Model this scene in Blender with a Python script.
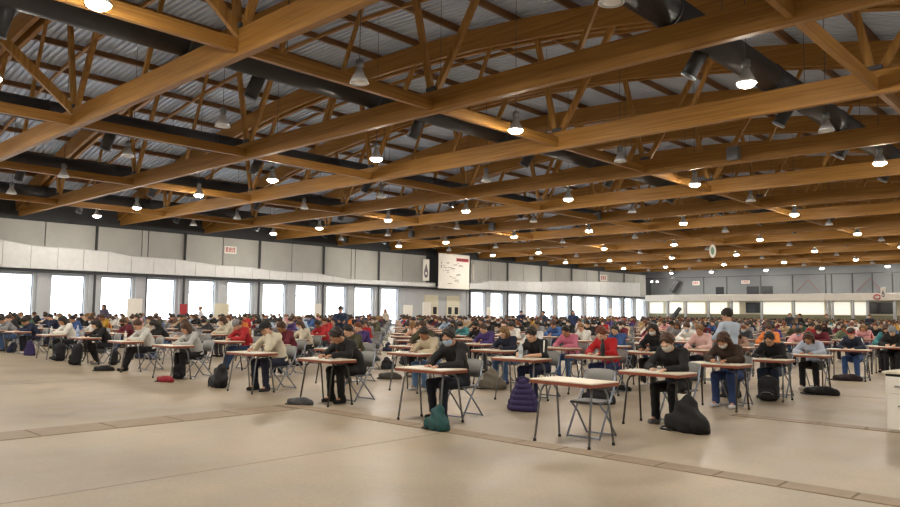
import bpy, math, random
import numpy as np
from mathutils import Matrix, Vector, Euler
random.seed(7)
rng = np.random.default_rng(11)
SC = bpy.context.scene
COL = SC.collection
for o in list(bpy.data.objects): bpy.data.objects.remove(o)

# ------------------------------------------------------------------ camera
F_PX, CX, CY, H = 735.2, 450.0, 253.5, 1.5
YAW, PIT, ROLL = math.radians(43.22), math.radians(4.59), math.radians(0.61)
fw = np.array([-math.sin(YAW)*math.cos(PIT), math.cos(YAW)*math.cos(PIT), math.sin(PIT)])
_r = np.array([math.cos(YAW), math.sin(YAW), 0.0]); _u = np.cross(_r, fw)
rt = _r*math.cos(ROLL)+_u*math.sin(ROLL); up = -_r*math.sin(ROLL)+_u*math.cos(ROLL)
cam_d = bpy.data.cameras.new('camera'); cam = bpy.data.objects.new('camera', cam_d); COL.objects.link(cam)
cam_d.sensor_width = 36.0; cam_d.lens = F_PX/900*36; cam_d.clip_end = 600; cam_d.clip_start = 0.05
M = Matrix.Identity(4)
for c, v in enumerate((rt, up, -fw)):
    for r in range(3): M[r][c] = v[r]
M[0][3], M[1][3], M[2][3] = 0, 0, H
cam.matrix_world = M
SC.camera = cam

def ray(x, y): return fw + rt*(x-CX)/F_PX - up*(y-CY)/F_PX
def on_z(x, y, z=0.0):
    d = ray(x, y); return np.array([0, 0, H]) + d*((z-H)/d[2])
def on_x(x, y, X):
    d = ray(x, y); return np.array([0, 0, H]) + d*(X/d[0])
def on_y(x, y, Y):
    d = ray(x, y); return np.array([0, 0, H]) + d*(Y/d[1])
def proj(p):
    v = np.array(p, float)-[0, 0, H]; z = v@fw
    return CX+F_PX*(v@rt)/z, CY-F_PX*(v@up)/z, z

# ------------------------------------------------------------------ world, exposure
SC.view_settings.view_transform = 'Standard'; SC.view_settings.look = 'None'
SC.view_settings.gamma = 1.0; SC.view_settings.use_curve_mapping = False
SC.view_settings.exposure = 0.0
W = bpy.data.worlds.new('overcast_sky'); SC.world = W; W.use_nodes = True
bg = W.node_tree.nodes['Background']; bg.inputs[0].default_value = (0.93, 0.96, 1.0, 1); bg.inputs[1].default_value = 7.0
LAMP_L = 520.0      # radiance of the lit lamp lenses

# ------------------------------------------------------------------ helpers
def lin(c):
    if isinstance(c, str):
        c = [int(c[i:i+2], 16)/255 for i in (0, 2, 4)]
    return tuple((v/12.92 if v <= .04045 else ((v+.055)/1.055)**2.4) for v in c[:3])

def mat(name, col=None, rough=.6, metal=0.0, noise=0.0, scale=8.0, obj_color=False, emit=None, emit_s=0.0, bump=0.0, stretch=(1, 1, 1), spec=.5, attr=None):
    m = bpy.data.materials.new(name); m.use_nodes = True
    nt = m.node_tree; N = nt.nodes; L = nt.links
    b = N['Principled BSDF']
    b.inputs['Roughness'].default_value = rough; b.inputs['Metallic'].default_value = metal
    b.inputs['Specular IOR Level'].default_value = spec
    src = None
    if obj_color:
        oi = N.new('ShaderNodeObjectInfo'); src = oi.outputs['Color']
    elif attr:
        a = N.new('ShaderNodeAttribute'); a.attribute_name = attr; src = a.outputs['Color']
    else:
        c = N.new('ShaderNodeRGB'); c.outputs[0].default_value = (*lin(col), 1); src = c.outputs[0]
    if noise > 0 or bump > 0:
        tc = N.new('ShaderNodeTexCoord'); mp = N.new('ShaderNodeMapping'); mp.inputs['Scale'].default_value = stretch
        L.new(tc.outputs['Object'], mp.inputs[0])
        nz = N.new('ShaderNodeTexNoise'); nz.inputs['Scale'].default_value = scale; nz.inputs['Detail'].default_value = 5
        L.new(mp.outputs[0], nz.inputs['Vector'])
    if noise > 0:
        mr = N.new('ShaderNodeMapRange'); mr.inputs[1].default_value = .25; mr.inputs[2].default_value = .75
        mr.inputs[3].default_value = 1-noise; mr.inputs[4].default_value = 1+noise
        L.new(nz.outputs[0], mr.inputs[0])
        mx = N.new('ShaderNodeVectorMath'); mx.operation = 'MULTIPLY'
        L.new(src, mx.inputs[0]); L.new(mr.outputs[0], mx.inputs[1]); src = mx.outputs[0]
    L.new(src, b.inputs['Base Color'])
    if bump > 0:
        bp = N.new('ShaderNodeBump'); bp.inputs['Strength'].default_value = bump; bp.inputs['Distance'].default_value = .02
        L.new(nz.outputs[0], bp.inputs['Height']); L.new(bp.outputs[0], b.inputs['Normal'])
    if emit:
        b.inputs['Emission Color'].default_value = (*lin(emit), 1); b.inputs['Emission Strength'].default_value = emit_s
    return m

def wood_mat(name, c1, c2, axis=0):
    m = bpy.data.materials.new(name); m.use_nodes = True
    nt = m.node_tree; N = nt.nodes; L = nt.links; b = N['Principled BSDF']
    b.inputs['Roughness'].default_value = .5; b.inputs['Specular IOR Level'].default_value = .35
    g = N.new('ShaderNodeNewGeometry'); mp = N.new('ShaderNodeMapping')
    s = [6.0, 6.0, 14.0]; s[axis] = .35; mp.inputs['Scale'].default_value = s
    L.new(g.outputs['Position'], mp.inputs[0])
    nz = N.new('ShaderNodeTexNoise'); nz.inputs['Scale'].default_value = 1.3; nz.inputs['Detail'].default_value = 6
    L.new(mp.outputs[0], nz.inputs['Vector'])
    rp = N.new('ShaderNodeValToRGB'); rp.color_ramp.elements[0].position = .3; rp.color_ramp.elements[1].position = .7
    rp.color_ramp.elements[0].color = (*lin(c1), 1); rp.color_ramp.elements[1].color = (*lin(c2), 1)
    L.new(nz.outputs[0], rp.inputs[0]); L.new(rp.outputs[0], b.inputs['Base Color'])
    return m

def tag(o, label=None, cat=None, group=None, kind=None):
    if label: o['label'] = label
    if cat: o['category'] = cat
    if group: o['group'] = group
    if kind: o['kind'] = kind
    return o

def empty(name, loc=(0, 0, 0), rz=0.0, parent=None):
    o = bpy.data.objects.new(name, None); COL.objects.link(o); o.empty_display_size = .1
    o.location = loc; o.rotation_euler = (0, 0, rz); o.parent = parent
    return o

def link(name, me, parent=None, loc=(0, 0, 0), rot=(0, 0, 0), color=None, scale=None):
    o = bpy.data.objects.new(name, me); COL.objects.link(o)
    o.parent = parent; o.location = loc; o.rotation_euler = rot
    if scale: o.scale = scale
    if color is not None: o.color = (*color, 1)
    return o

class MB:
    """collects boxes, bars, tubes and lathes for one mesh"""
    def __init__(s): s.v = []; s.f = []; s.mi = []; s.m = 0; s.sm = []
    def add(s, vs, fs, smooth=False):
        n = len(s.v); s.v += [tuple(map(float, v)) for v in vs]
        for f in fs: s.f.append(tuple(i+n for i in f)); s.mi.append(s.m); s.sm.append(smooth)
        return s
    def box(s, x0, x1, y0, y1, z0, z1):
        vs = [(x, y, z) for x in (x0, x1) for y in (y0, y1) for z in (z0, z1)]
        return s.add(vs, [(0, 1, 3, 2), (4, 6, 7, 5), (0, 4, 5, 1), (2, 3, 7, 6), (0, 2, 6, 4), (1, 5, 7, 3)])
    def bbox(s, x0, x1, y0, y1, z0, z1, b=.01):
        """box with chamfered upright and top edges"""
        def ring(i, z): return [(x0+i+b, y0+i, z), (x1-i-b, y0+i, z), (x1-i, y0+i+b, z), (x1-i, y1-i-b, z), (x1-i-b, y1-i, z), (x0+i+b, y1-i, z), (x0+i, y1-i-b, z), (x0+i, y0+i+b, z)]
        R = ring(0, z0)+ring(0, z1-b)+ring(b, z1); fs = [tuple(range(7, -1, -1)), tuple(range(16, 24))]
        for k in (0, 8):
            for i in range(8): fs.append((k+i, k+(i+1) % 8, k+8+(i+1) % 8, k+8+i))
        return s.add(R, fs)
    def bar(s, p0, p1, w, h, upv=(0, 0, 1)):
        p0 = np.array(p0, float); p1 = np.array(p1, float); d = p1-p0; d = d/np.linalg.norm(d)
        sd = np.cross(d, upv)
        if np.linalg.norm(sd) < 1e-6: sd = np.array([1., 0, 0])
        sd /= np.linalg.norm(sd); u = np.cross(sd, d)
        vs = [p+sd*a*w/2+u*b*h/2 for p in (p0, p1) for a in (-1, 1) for b in (-1, 1)]
        return s.add(vs, [(0, 1, 3, 2), (4, 6, 7, 5), (0, 4, 5, 1), (2, 3, 7, 6), (0, 2, 6, 4), (1, 5, 7, 3)])
    def tube(s, pts, r, n=8, cap=True):
        pts = [np.array(p, float) for p in pts]; rs = r if isinstance(r, (list, tuple)) else [r]*len(pts)
        vs = []; fs = []; ref = None
        for i, p in enumerate(pts):
            d = pts[min(i+1, len(pts)-1)]-pts[max(i-1, 0)]; d /= (np.linalg.norm(d)+1e-12)
            if ref is None:
                ref = np.array([0, 0, 1.]) if abs(d[2]) < .9 else np.array([1., 0, 0])
            a = ref-d*(ref@d); a /= np.linalg.norm(a); b = np.cross(d, a); ref = a
            for k in range(n):
                t = 2*math.pi*k/n; vs.append(p+rs[i]*(a*math.cos(t)+b*math.sin(t)))
        for i in range(len(pts)-1):
            for k in range(n): fs.append((i*n+k, i*n+(k+1) % n, (i+1)*n+(k+1) % n, (i+1)*n+k))
        if cap: fs += [tuple(range(n-1, -1, -1)), tuple(range((len(pts)-1)*n, len(pts)*n))]
        return s.add(vs, fs, True)
    def lathe(s, prof, c=(0, 0, 0), n=16):
        vs = []; fs = []
        for r, z in prof:
            for k in range(n):
                t = 2*math.pi*k/n; vs.append((c[0]+r*math.cos(t), c[1]+r*math.sin(t), c[2]+z))
        for i in range(len(prof)-1):
            for k in range(n): fs.append((i*n+k, i*n+(k+1) % n, (i+1)*n+(k+1) % n, (i+1)*n+k))
        fs += [tuple(range(n-1, -1, -1)), tuple(range((len(prof)-1)*n, len(prof)*n))]
        return s.add(vs, fs, True)
    def mesh(s, name, *mats):
        me = bpy.data.meshes.new(name); me.from_pydata(s.v, [], s.f)
        for m in mats: me.materials.append(m)
        me.polygons.foreach_set('material_index', s.mi); me.polygons.foreach_set('use_smooth', s.sm); me.update()
        return me
    def build(s, name, m, parent=None, loc=(0, 0, 0), rot=(0, 0, 0), color=None):
        return link(name, s.mesh(name, *(m if isinstance(m, (list, tuple)) else [m])), parent, loc, rot, color)

# ------------------------------------------------------------------ materials
WOOD_X = wood_mat('glulam_along_x', '875E2A', 'AC7E3E', 0)
WOOD_Y = wood_mat('glulam_along_y', '875E2A', 'AC7E3E', 1)
WOOD_D = wood_mat('purlin_timber', '684629', '835C36', 1)
WOOD_Z = wood_mat('strut_timber', '875E2A', 'B28648', 2)
DECK = mat('galvanised_deck', 'C8D3E6', .5, .15, .08, .8)
DUCT = mat('dark_duct', '3A3B40', .55, .2, .1, 3)
CONC = mat('wall_concrete', 'B3B4B0', .8, 0, .07, .7)
PILAST = mat('pilaster_grey', 'B6BAC0', .75, 0, .06, 1.2)
DARKW = mat('dark_cladding', '3C3E42', .8, 0, .1, .6)
WHITE = mat('white_paint', 'EFECE5', .6, 0, .03, 3)
INSUL = mat('duct_insulation', 'D8DADC', .38, .15, .06, 2.5)
METAL = mat('grey_metal', '8D949B', .35, .6, .05, 20)
LEGM = mat('desk_leg_metal', '7F8387', .4, .5, .06, 30)
LEGD = mat('dark_leg_metal', '4A4744', .45, .4, .06, 30)
PIPE = mat('dark_pipe', '4A4C50', .6, .2, .08, 3)
LAMIN = mat('desk_laminate', 'DED3BE', .4, 0, .03, 6)
EDGEM = mat('desk_edge_red', '8C4A36', .5, 0, .1, 10)
PLAST = mat('chair_plastic', '7E7E7C', .5, 0, .05, 12)
PLASTD = mat('chair_seat_dark', '55565A', .5, 0, .05, 12)
CFRAME = mat('chair_frame', '8A93A4', .35, .5, .05, 20)
PAPER = mat('paper', 'F1F0EC', .7, 0, .02, 20)
RUBBER = mat('rubber', '2A2A2A', .7, 0, .05, 20)
SKIN = mat('skin', None, .55, 0, .06, 14, obj_color=True)
CLOTH = mat('cloth', None, .85, 0, .10, 9, obj_color=True, bump=.25)
HAIRM = mat('hair', None, .55, 0, .28, 26, obj_color=True, bump=.5, stretch=(3, 1, .5))
PLAINC = mat('tinted_plastic', None, .4, 0, .04, 10, obj_color=True)
CROWD = mat('crowd_cloth', None, .8, attr='Col', noise=.08, scale=9)
REDM = mat('red_paint', 'B03038', .5, 0, .04, 5)
CREAM = mat('cream_paint', 'D9D3BE', .6, 0, .04, 2)
GLOWW = mat('lamp_bulb', 'FFFFFF', .5, emit='FFF5E6', emit_s=LAMP_L)
BELL = mat('lamp_reflector', 'C8CACC', .3, .5, .04, 10)
OFFW = mat('unlit_lens', 'E8E8E6', .3)
INK = mat('faded_ink', '8E8A84', .8)
EMBLEM = mat('emblem_dark', '77737C', .7)
DGLASS = mat('dark_glass', '2E3136', .15)
STONE = mat('drain_stone', '8E7C66', .6, 0, .14, 5, bump=.15)

def floor_material():
    m = bpy.data.materials.new('concrete_floor'); m.use_nodes = True
    nt = m.node_tree; N = nt.nodes; L = nt.links; b = N['Principled BSDF']
    g = N.new('ShaderNodeNewGeometry')
    def noise(sc, det, st=(1, 1, 1)):
        mp = N.new('ShaderNodeMapping'); mp.inputs['Scale'].default_value = st; L.new(g.outputs['Position'], mp.inputs[0])
        n = N.new('ShaderNodeTexNoise'); n.inputs['Scale'].default_value = sc; n.inputs['Detail'].default_value = det
        L.new(mp.outputs[0], n.inputs['Vector']); return n.outputs[0]
    a = noise(.35, 6); c = noise(2.2, 8, (1, .5, 1)); d = noise(26, 4)
    r1 = N.new('ShaderNodeValToRGB'); e = r1.color_ramp.elements
    e[0].position = .3; e[0].color = (*lin('8C806E'), 1); e[1].position = .72; e[1].color = (*lin('B5A68F'), 1)
    L.new(a, r1.inputs[0])
    r2 = N.new('ShaderNodeMapRange'); r2.inputs[1].default_value = .3; r2.inputs[2].default_value = .7; r2.inputs[3].default_value = .82; r2.inputs[4].default_value = 1.10; L.new(c, r2.inputs[0])
    r3 = N.new('ShaderNodeMapRange'); r3.inputs[1].default_value = .3; r3.inputs[2].default_value = .7; r3.inputs[3].default_value = .92; r3.inputs[4].default_value = 1.06; L.new(d, r3.inputs[0])
    m1 = N.new('ShaderNodeVectorMath'); m1.operation = 'MULTIPLY'; L.new(r1.outputs[0], m1.inputs[0]); L.new(r2.outputs[0], m1.inputs[1])
    m2 = N.new('ShaderNodeVectorMath'); m2.operation = 'MULTIPLY'; L.new(m1.outputs[0], m2.inputs[0]); L.new(r3.outputs[0], m2.inputs[1])
    L.new(m2.outputs[0], b.inputs['Base Color'])
    rr = N.new('ShaderNodeMapRange'); rr.inputs[1].default_value = .3; rr.inputs[2].default_value = .7; rr.inputs[3].default_value = .34; rr.inputs[4].default_value = .55; L.new(c, rr.inputs[0]); L.new(rr.outputs[0], b.inputs['Roughness'])
    b.inputs['Specular IOR Level'].default_value = .4
    return m
FLOORM = floor_material()

def glass_material():
    m = bpy.data.materials.new('window_glass'); m.use_nodes = True
    nt = m.node_tree; N = nt.nodes; L = nt.links; N.remove(N['Principled BSDF'])
    t = N.new('ShaderNodeBsdfTransparent'); t.inputs[0].default_value = (.93, .95, .96, 1)
    gl = N.new('ShaderNodeBsdfGlossy'); gl.inputs['Roughness'].default_value = .05
    mx = N.new('ShaderNodeMixShader'); mx.inputs[0].default_value = .06
    L.new(t.outputs[0], mx.inputs[1]); L.new(gl.outputs[0], mx.inputs[2]); L.new(mx.outputs[0], N['Material Output'].inputs[0])
    return m
GLASS = glass_material()

# ================================================================== the hall
WX = -56.9            # window wall plane
RX = 3.4              # opposite wall
YB, YE = -16.0, 107.6  # back and end walls
SP = 7.0
TR_Y = [2.6+SP*k for k in range(-2, 15)]
def arch(x): return 13.1-.00546*(x+27)**2       # underside of the arched chord
WIN_Y = [16.53+3.494*k for k in range(-9, 26)]
GAP = (11, 12, 13)

# floor, split around the two sunken drain strips
S1X = (-10.12, -9.48); S2Y = (6.80, 7.10); S3Y = (11.08, 11.36)
fl = MB(); fl.box(WX-.3, RX, YB, YE, -.3, 0)
floor = fl.build('floor', FLOORM); tag(floor, 'worn beige concrete hall floor with stone drain strips', 'floor', kind='structure')
def joint(x0, x1, y0, y1): 
    b = MB(); b.box(x0, x1, y0, y1, 0, .0012); return b
JOINTM = mat('floor_joint', '8E806C', .8, 0, .1, 6)
DRAINM = mat('drain_bed', '74644F', .8, 0, .1, 6)
for i, a in enumerate([(-9.1-6*k, -9.1-6*k+.02, YB, YE) for k in (1.2, 2.4, 3.6, 4.8, 6)]+[(-6.46, -6.445, YB, 6.7)]+[(WX, RX, y, y+.02) for y in (15.5, 22.5, 29.5)]):
    joint(*a).build('expansion_joint', JOINTM, floor)
for a in ((S1X[0], S1X[1], YB, S2Y[0]), (S1X[0], RX, S2Y[0], S2Y[1]), (-4.6, RX, S3Y[0], S3Y[1])):
    MB().box(*a, 0, .0016).build('drain_bed', DRAINM, floor)
st_a = MB().bbox(-.31, .31, 0, .86, 0, .006, .004).mesh('drain_stone', STONE)
st_b = MB().bbox(0, .57, -.14, .14, 0, .006, .004).mesh('drain_stone', STONE)
y = -.4
while y < 5.9:
    link('drain_stone', st_a, floor, ((S1X[0]+S1X[1])/2, y, .001), (0, 0, random.uniform(-.004, .004))); y += .885
x = -10.1
while x < 2.6:
    link('drain_stone', st_b, floor, (x, (S2Y[0]+S2Y[1])/2, .001)); x += .592
x = -4.55
while x < 2.6:
    link('drain_stone', st_b, floor, (x, (S3Y[0]+S3Y[1])/2, .001)); x += .592

# window wall: piers, sill-less openings, lintel, concrete panels above
WW, WH = 2.28, 3.9
wl = MB()
edges = [YB]
for k, yc in enumerate(WIN_Y):
    kk = k-9
    if kk in GAP: continue
    edges += [yc-WW/2, yc+WW/2]
edges.append(YE)
for a, b in zip(edges[0::2], edges[1::2]): wl.box(WX-.35, WX, a, b, 0, WH)
for a, b in zip(edges[1::2], edges[2::2]): wl.box(WX-.35, WX-.05, a, b, 0, .25)
wl.box(WX-.35, WX, YB, YE, WH, 4.4)
wall = wl.build('wall_left', PILAST); tag(wall, 'grey window wall of the hall with panels and pilasters', 'wall', kind='structure')
MB().box(WX-.45, WX-.06, YB, YE, 4.4, 7.7).build('panel_backing', DARKW, wall)
MB().box(WX-.35, WX-.02, YB, YE, 7.7, 9.6).build('dark_fascia', DARKW, wall)
pan = MB().bbox(-.1, .1, .03, 3.46, 4.42, 7.66, .02)
pan_me = pan.mesh('wall_panel', CONC)
for k in range(-9, 26):
    yc = 16.53+3.494*k-1.747
    if k in (12, 13): continue
    link('wall_panel', pan_me, wall, (WX-.03, yc, 0))
dk_me = MB().box(-.1, .1, .03, 3.46, 4.42, 7.66).mesh('dark_panel', DARKW)
for k in (12, 13): link('dark_panel', dk_me, wall, (WX-.05, 16.53+3.494*k-1.747, 0))
pil_me = MB().box(0, .16, -.36, .36, 0, 4.36).mesh('pilaster', PILAST)
pip_me = MB().tube([(0, 0, 0), (0, 0, 7.7)], .09, 8).mesh('downpipe', PIPE)
for k in range(-9, 26):
    y0 = 16.53+3.494*k-1.747
    if k in (12, 13): continue
    link('pilaster', pil_me, wall, (WX, y0, 0))
    if k % 2 == 0: link('downpipe', pip_me, wall, (WX+.26, y0, 0))
    elif k % 3 == 0: link('conduit', pip_me, wall, (WX+.06, y0+.5, 0), scale=(.45, .45, 1))
duct_band = MB().box(WX, WX+.5, YB, YE, 4.02, 4.2).build('under_duct_band', PIPE, wall)  # dark band along the wall between the duct and the window heads
# windows
fr = MB(); t = .06
fr.box(-.05, .05, -WW/2, -WW/2+t, .25, WH); fr.box(-.05, .05, WW/2-t, WW/2, .25, WH); fr.box(-.05, .05, -WW/2, WW/2, .25, .25+t); fr.box(-.05, .05, -WW/2, WW/2, WH-t, WH)
fr_me = fr.mesh('window_frame', METAL)
mul_me = MB().box(-.04, .04, -WW/2+t, WW/2-t, 2.9, 2.95).mesh('transom', METAL)
pane_lo = MB().box(-.006, .006, -WW/2+t, WW/2-t, .31, 2.9).mesh('pane', GLASS)
pane_hi = MB().box(-.006, .006, -WW/2+t, WW/2-t, 2.95, WH-t).mesh('pane', GLASS)
n = 0
for k in range(-9, 26):
    if k in GAP: continue
    n += 1
    w = empty(f'window_{n}', (WX-.2, 16.53+3.494*k, 0)); tag(w, 'tall bright window in the grey side wall', 'window', 'tall windows along the side wall', 'structure')
    link('window_frame', fr_me, w); link('transom', mul_me, w); link('pane', pane_lo, w); link('pane', pane_hi, w)
# doors under the banner
dm = MB().bbox(-.03, .03, -1.05, 1.05, 0, 3.3, .02)
for n, k in enumerate((11.75, 12.75)):
    d = empty(f'door_{n+1}', (WX+.05, 16.53+3.494*k, 0)); tag(d, 'cream double door under the hanging banner', 'door', 'cream double doors', 'structure')
    for s in (-1, 1):
        lf = MB().bbox(-.03, .03, -.52, .52, 0, 2.3, .02).build('door_leaf', CREAM, d, (0, s*.54, 0))
        MB().box(.03, .035, -.3, .3, 1.3, 2.1).build('glazing', DGLASS, lf)
        MB().tube([(.05, -s*.42, .95), (.05, -s*.42, 1.2)], .015).build('handle', METAL, lf)
    MB().box(-.03, .03, -1.06, 1.06, 2.34, 3.4).build('transom_panel', CREAM, d)
# insulated duct along the window wall
def dk(x): return on_x(x, 270, WX+.9)[1]
def dz(x, y): return on_x(x, y, WX+.9)[2]
prof = [(-60, 234, 263), (0, 239, 267), (14, 244, 267.6), (95, 250, 270), (113, 252, 270.6), (118, 255, 270.8), (177, 259, 273.5), (190, 260, 274), (203, 264, 274.6), (262, 268, 277.8), (272, 271, 278.4), (329, 274, 281.2), (339, 278.6, 281.7), (437, 283, 286.5)]
prof2 = [(470, 283.4, 288), (484, 283, 288.6), (488, 280.6, 288.9), (518, 281.2, 290.5), (548, 281.8, 292), (553, 281, 292.3), (600, 281.6, 294.6), (640, 283, 296.2)]
duct = empty('insulated_wall_duct', (WX+.5, 0, 4.2)); tag(duct, 'long silver insulated air duct above the windows, stepping down in sections', 'duct')
def duct_run(P):
    ys = [dk(p[0]) for p in P]; zt = [dz(p[0], p[1]) for p in P]
    y = ys[0]
    while y < ys[-1]-.2:
        y2 = min(y+1.747, ys[-1])
        za = np.interp(y, ys, zt); zb = np.interp(y2-.02, ys, zt); z0 = 4.25
        b = MB(); vs = []
        for yy, z in ((y+.012, za), (y2-.012, zb)):
            vs += [(WX+.03, yy, z0), (WX+.9, yy, z0), (WX+.9, yy, z-.06), (WX+.84, yy, z), (WX+.03, yy, z)]
        b.add(vs, [(4, 3, 2, 1, 0), (5, 6, 7, 8, 9)]+[(i, (i+1) % 5, 5+(i+1) % 5, 5+i) for i in range(5)])
        o = b.build('duct_section', INSUL, duct); o.location = (-(WX+.5), 0, -4.2)
        y = y2
    b = MB().box(WX+.05, WX+.88, ys[0], ys[-1], z0+.02, min(zt)-.1)
    o = b.build('duct_core', PIPE, duct); o.location = (-(WX+.5), 0, -4.2)
duct_run(prof); duct_run(prof2)

# remaining walls
g = MB(); xs = np.linspace(WX, RX, 25)
def gable(y0, y1):
    b = MB(); vs = []
    for yy in (y0, y1):
        vs += [(WX-.3, yy, 0)]+[(x, yy, arch(x)+1.25) for x in xs]+[(RX+.3, yy, 0)]
    m = len(xs)+2; b.add(vs, [tuple(range(m)), tuple(range(2*m-1, m-1, -1))]+[(i, m+i, m+(i+1) % m, (i+1) % m) for i in range(m)]); return b
wb = gable(YB-.3, YB).build('wall_back', CONC); tag(wb, 'grey concrete wall behind the camera end', 'wall', kind='structure')
wr = MB().box(RX, RX+.3, YB, YE, 0, 9.6).build('wall_right', CONC); tag(wr, 'grey concrete side wall opposite the windows', 'wall', kind='structure')
UPG = mat('upper_wall_grey', '6E7276', .7, 0, .06, .6)
we = gable(YE, YE+.3).build('wall_end', UPG); tag(we, 'dark grey end wall with gallery', 'wall', kind='structure')
# gallery at the end wall
GY = 103.6
zt = on_y(780, 293.9, GY)[2]; zb = on_y(780, 300.6, GY)[2]
gal = empty('gallery_balcony', (-27, GY, zb)); tag(gal, 'white parapet balcony running across the end wall', 'balcony')
def gpart(b, name, m):
    o = b.build(name, m, gal); o.location = (27, -GY, -zb); return o
x = WX+1.0
while x < RX-.1:
    x2 = min(x+4.3, RX); gpart(MB().bbox(x+.01, x2-.01, GY, GY+.15, zb, zt, .02), 'parapet_panel', WHITE); x = x2
gpart(MB().box(WX, RX, GY+.15, YE, zb, zb+.25), 'gallery_slab', WHITE)
gpart(MB().box(WX, RX, GY+3.2, YE, 0, zb), 'undercroft_wall', CREAM)
gpart(MB().box(WX, RX, GY+3.15, GY+3.2, 0, 1.7), 'wainscot', mat('wainscot_olive', '8B8A72', .7, 0, .05, 2))
LITP = mat('lit_panel', 'F4F1E4', .5, emit='F8F4E8', emit_s=.75)
for px0, px1 in ((650, 663), (670, 683), (687, 705), (710, 727), (732, 739), (763, 791), (795, 824), (834, 850), (854, 866)):
    X0 = on_y(px0, 305, GY+3.1)[0]; X1 = on_y(px1, 305, GY+3.1)[0]
    gpart(MB().box(X0, X1, GY+3.05, GY+3.12, 1.75, zb-.2), 'lit_window', LITP)
for px0, px1 in ((746, 760), (868, 896)):
    X0 = on_y(px0, 305, GY+3.1)[0]; X1 = on_y(px1, 305, GY+3.1)[0]
    gpart(MB().box(X0, X1, GY+3.0, GY+3.12, 1.9, zb-.2), 'dark_opening', DGLASS)
for px in (645, 667, 685, 707.6, 730.7, 761, 793, 827, 831.5, 852, 867, 894):
    X = on_y(px, 305, GY)[0]
    gpart(MB().tube([(X, GY+.3, 0), (X, GY+.3, zb)], .2, 10), 'column', PILAST)
for px in (651.7, 657.2):
    w = empty('wall_lamp', on_y(px, 281.8, YE-.3)); tag(w, 'small bright wall lamp in the upper corner of the end wall', 'lamp', 'corner wall lamps')
    MB().bbox(-.22, .22, 0, .28, -.16, .16, .03).build('housing', METAL, w); MB().bbox(-.18, .18, -.03, 0, -.12, .12, .02).build('lens', mat('wall_lamp_glow', 'FFFFFF', .4, emit='FFF8EE', emit_s=6.0), w)
# gallery railing posts, upper windows, red braces
for px in (703, 726, 760, 792, 825, 831, 852, 872, 892):
    X = on_y(px, 285, GY)[0]
    gpart(MB().box(X-.07, X+.07, GY+.2, GY+.3, zt, zt+2.6), 'railing_post', PIPE)
gpart(MB().box(WX+1, RX, GY+.2, GY+.27, zt+2.5, zt+2.6), 'top_rail', PIPE)
for px0, px1 in ((716, 724), (747, 759), (762, 773)):
    X0 = on_y(px0, 290, YE)[0]; X1 = on_y(px1, 290, YE)[0]
    gpart(MB().box(X0, X1, YE-.12, YE-.02, zt, on_y(750, 286.5, YE)[2]), 'dark_window', DGLASS)
for pts in (((797, 292), (808, 279), (819, 292)), ((857, 291.5), (870, 278), (882, 291))):
    P = [on_y(*p, YE-.5) for p in pts]
    gpart(MB().tube(P, .045, 6), 'red_brace', mat('brace_dull_red', '8A4A48', .6))
# stair flight at the corner, seen as a dark slanting band above and below the slab
for (a, b) in (((672, 319), (681, 308)), ((672, 292), (679, 281))):
    P0 = on_y(*a, YE-1.0); P1 = on_y(*b, YE-1.0)
    gpart(MB().bar(P0, P1, 1.2, .45), 'stair_flight', PIPE)
# ------------------------------------------------------------------ roof
dkb = MB(); per = .30; ny = int((YE-YB)/per)
xs = np.linspace(WX-.2, RX+.2, 30)
yy = []
for i in range(ny):
    y0 = YB+i*per
    yy += [(y0, 0), (y0+per*.40, 0), (y0+per*.5, .11), (y0+per*.9, .11)]
yy.append((YE, 0))
ya = np.array([p[0] for p in yy]); za = np.array([p[1] for p in yy])
V = np.stack([np.repeat(xs, len(ya)), np.tile(ya, len(xs)), np.repeat(arch(xs)+1.2, len(ya))+np.tile(za, len(xs))], 1)
nyv = len(ya); I = (np.arange(len(xs)-1)[:, None]*nyv+np.arange(nyv-1)[None]).ravel()
Q = np.stack([I, I+1, I+nyv+1, I+nyv], 1)
me = bpy.data.meshes.new('ceiling'); me.from_pydata(V.tolist(), [], Q.tolist()); me.materials.append(DECK); me.update()
ceil = link('ceiling', me); tag(ceil, 'arched roof of corrugated steel deck on timber purlins', 'ceiling', kind='structure')
for x in np.arange(WX+.7, RX, 2.9):
    s = -.01092*(x+27); z = arch(x)+.9
    b = MB(); b.bar((x, YB, z+.14), (x, YE, z+.14), .14, .27, upv=(-s, 0, 1)); b.build('purlin', WOOD_D, ceil)
for y in [5.75+7.0*k for k in range(-2, 15)]:
    b = MB(); X = np.linspace(WX, RX, 25)
    for x0, x1 in zip(X[:-1], X[1:]): b.bar((x0, y, arch(x0)+.98), (x1, y, arch(x1)+.98), .12, .16)
    b.build('rafter', WOOD_X, ceil)
# trusses: straight tie, twin arched chord, web struts
NODES = (-49.5, -38.5, -27.5, -16.4, -5.3); MID = (-44, -33, -22, -10.9)
TIE0, TIE1 = 7.9, 8.62
tie_me = MB().bbox(WX+.05, RX-.05, -.11, .11, TIE0, TIE1, .012).mesh('tie_beam', WOOD_X)
def arc_mesh(off):
    X = np.linspace(WX+.1, RX-.1, 41); vs = []; fs = []
    for x in X:
        n = np.array([.01092*(x+27), 0, 1]); n /= np.linalg.norm(n)
        p = np.array([x, off, max(arch(x), 7.95)])
        for a in (-.09, .09):
            vs += [p+[0, a, 0], p+[0, a, 0]+n*.9]
    for i in range(len(X)-1):
        o = 4*i
        for q in ((0, 1, 5, 4), (2, 6, 7, 3), (0, 4, 6, 2), (1, 3, 7, 5)): fs.append(tuple(o+j for j in q))
    e = 4*(len(X)-1); fs += [(0, 2, 3, 1), (e, e+1, e+3, e+2)]
    return MB().add(vs, fs).mesh('arched_chord', WOOD_X)
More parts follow.
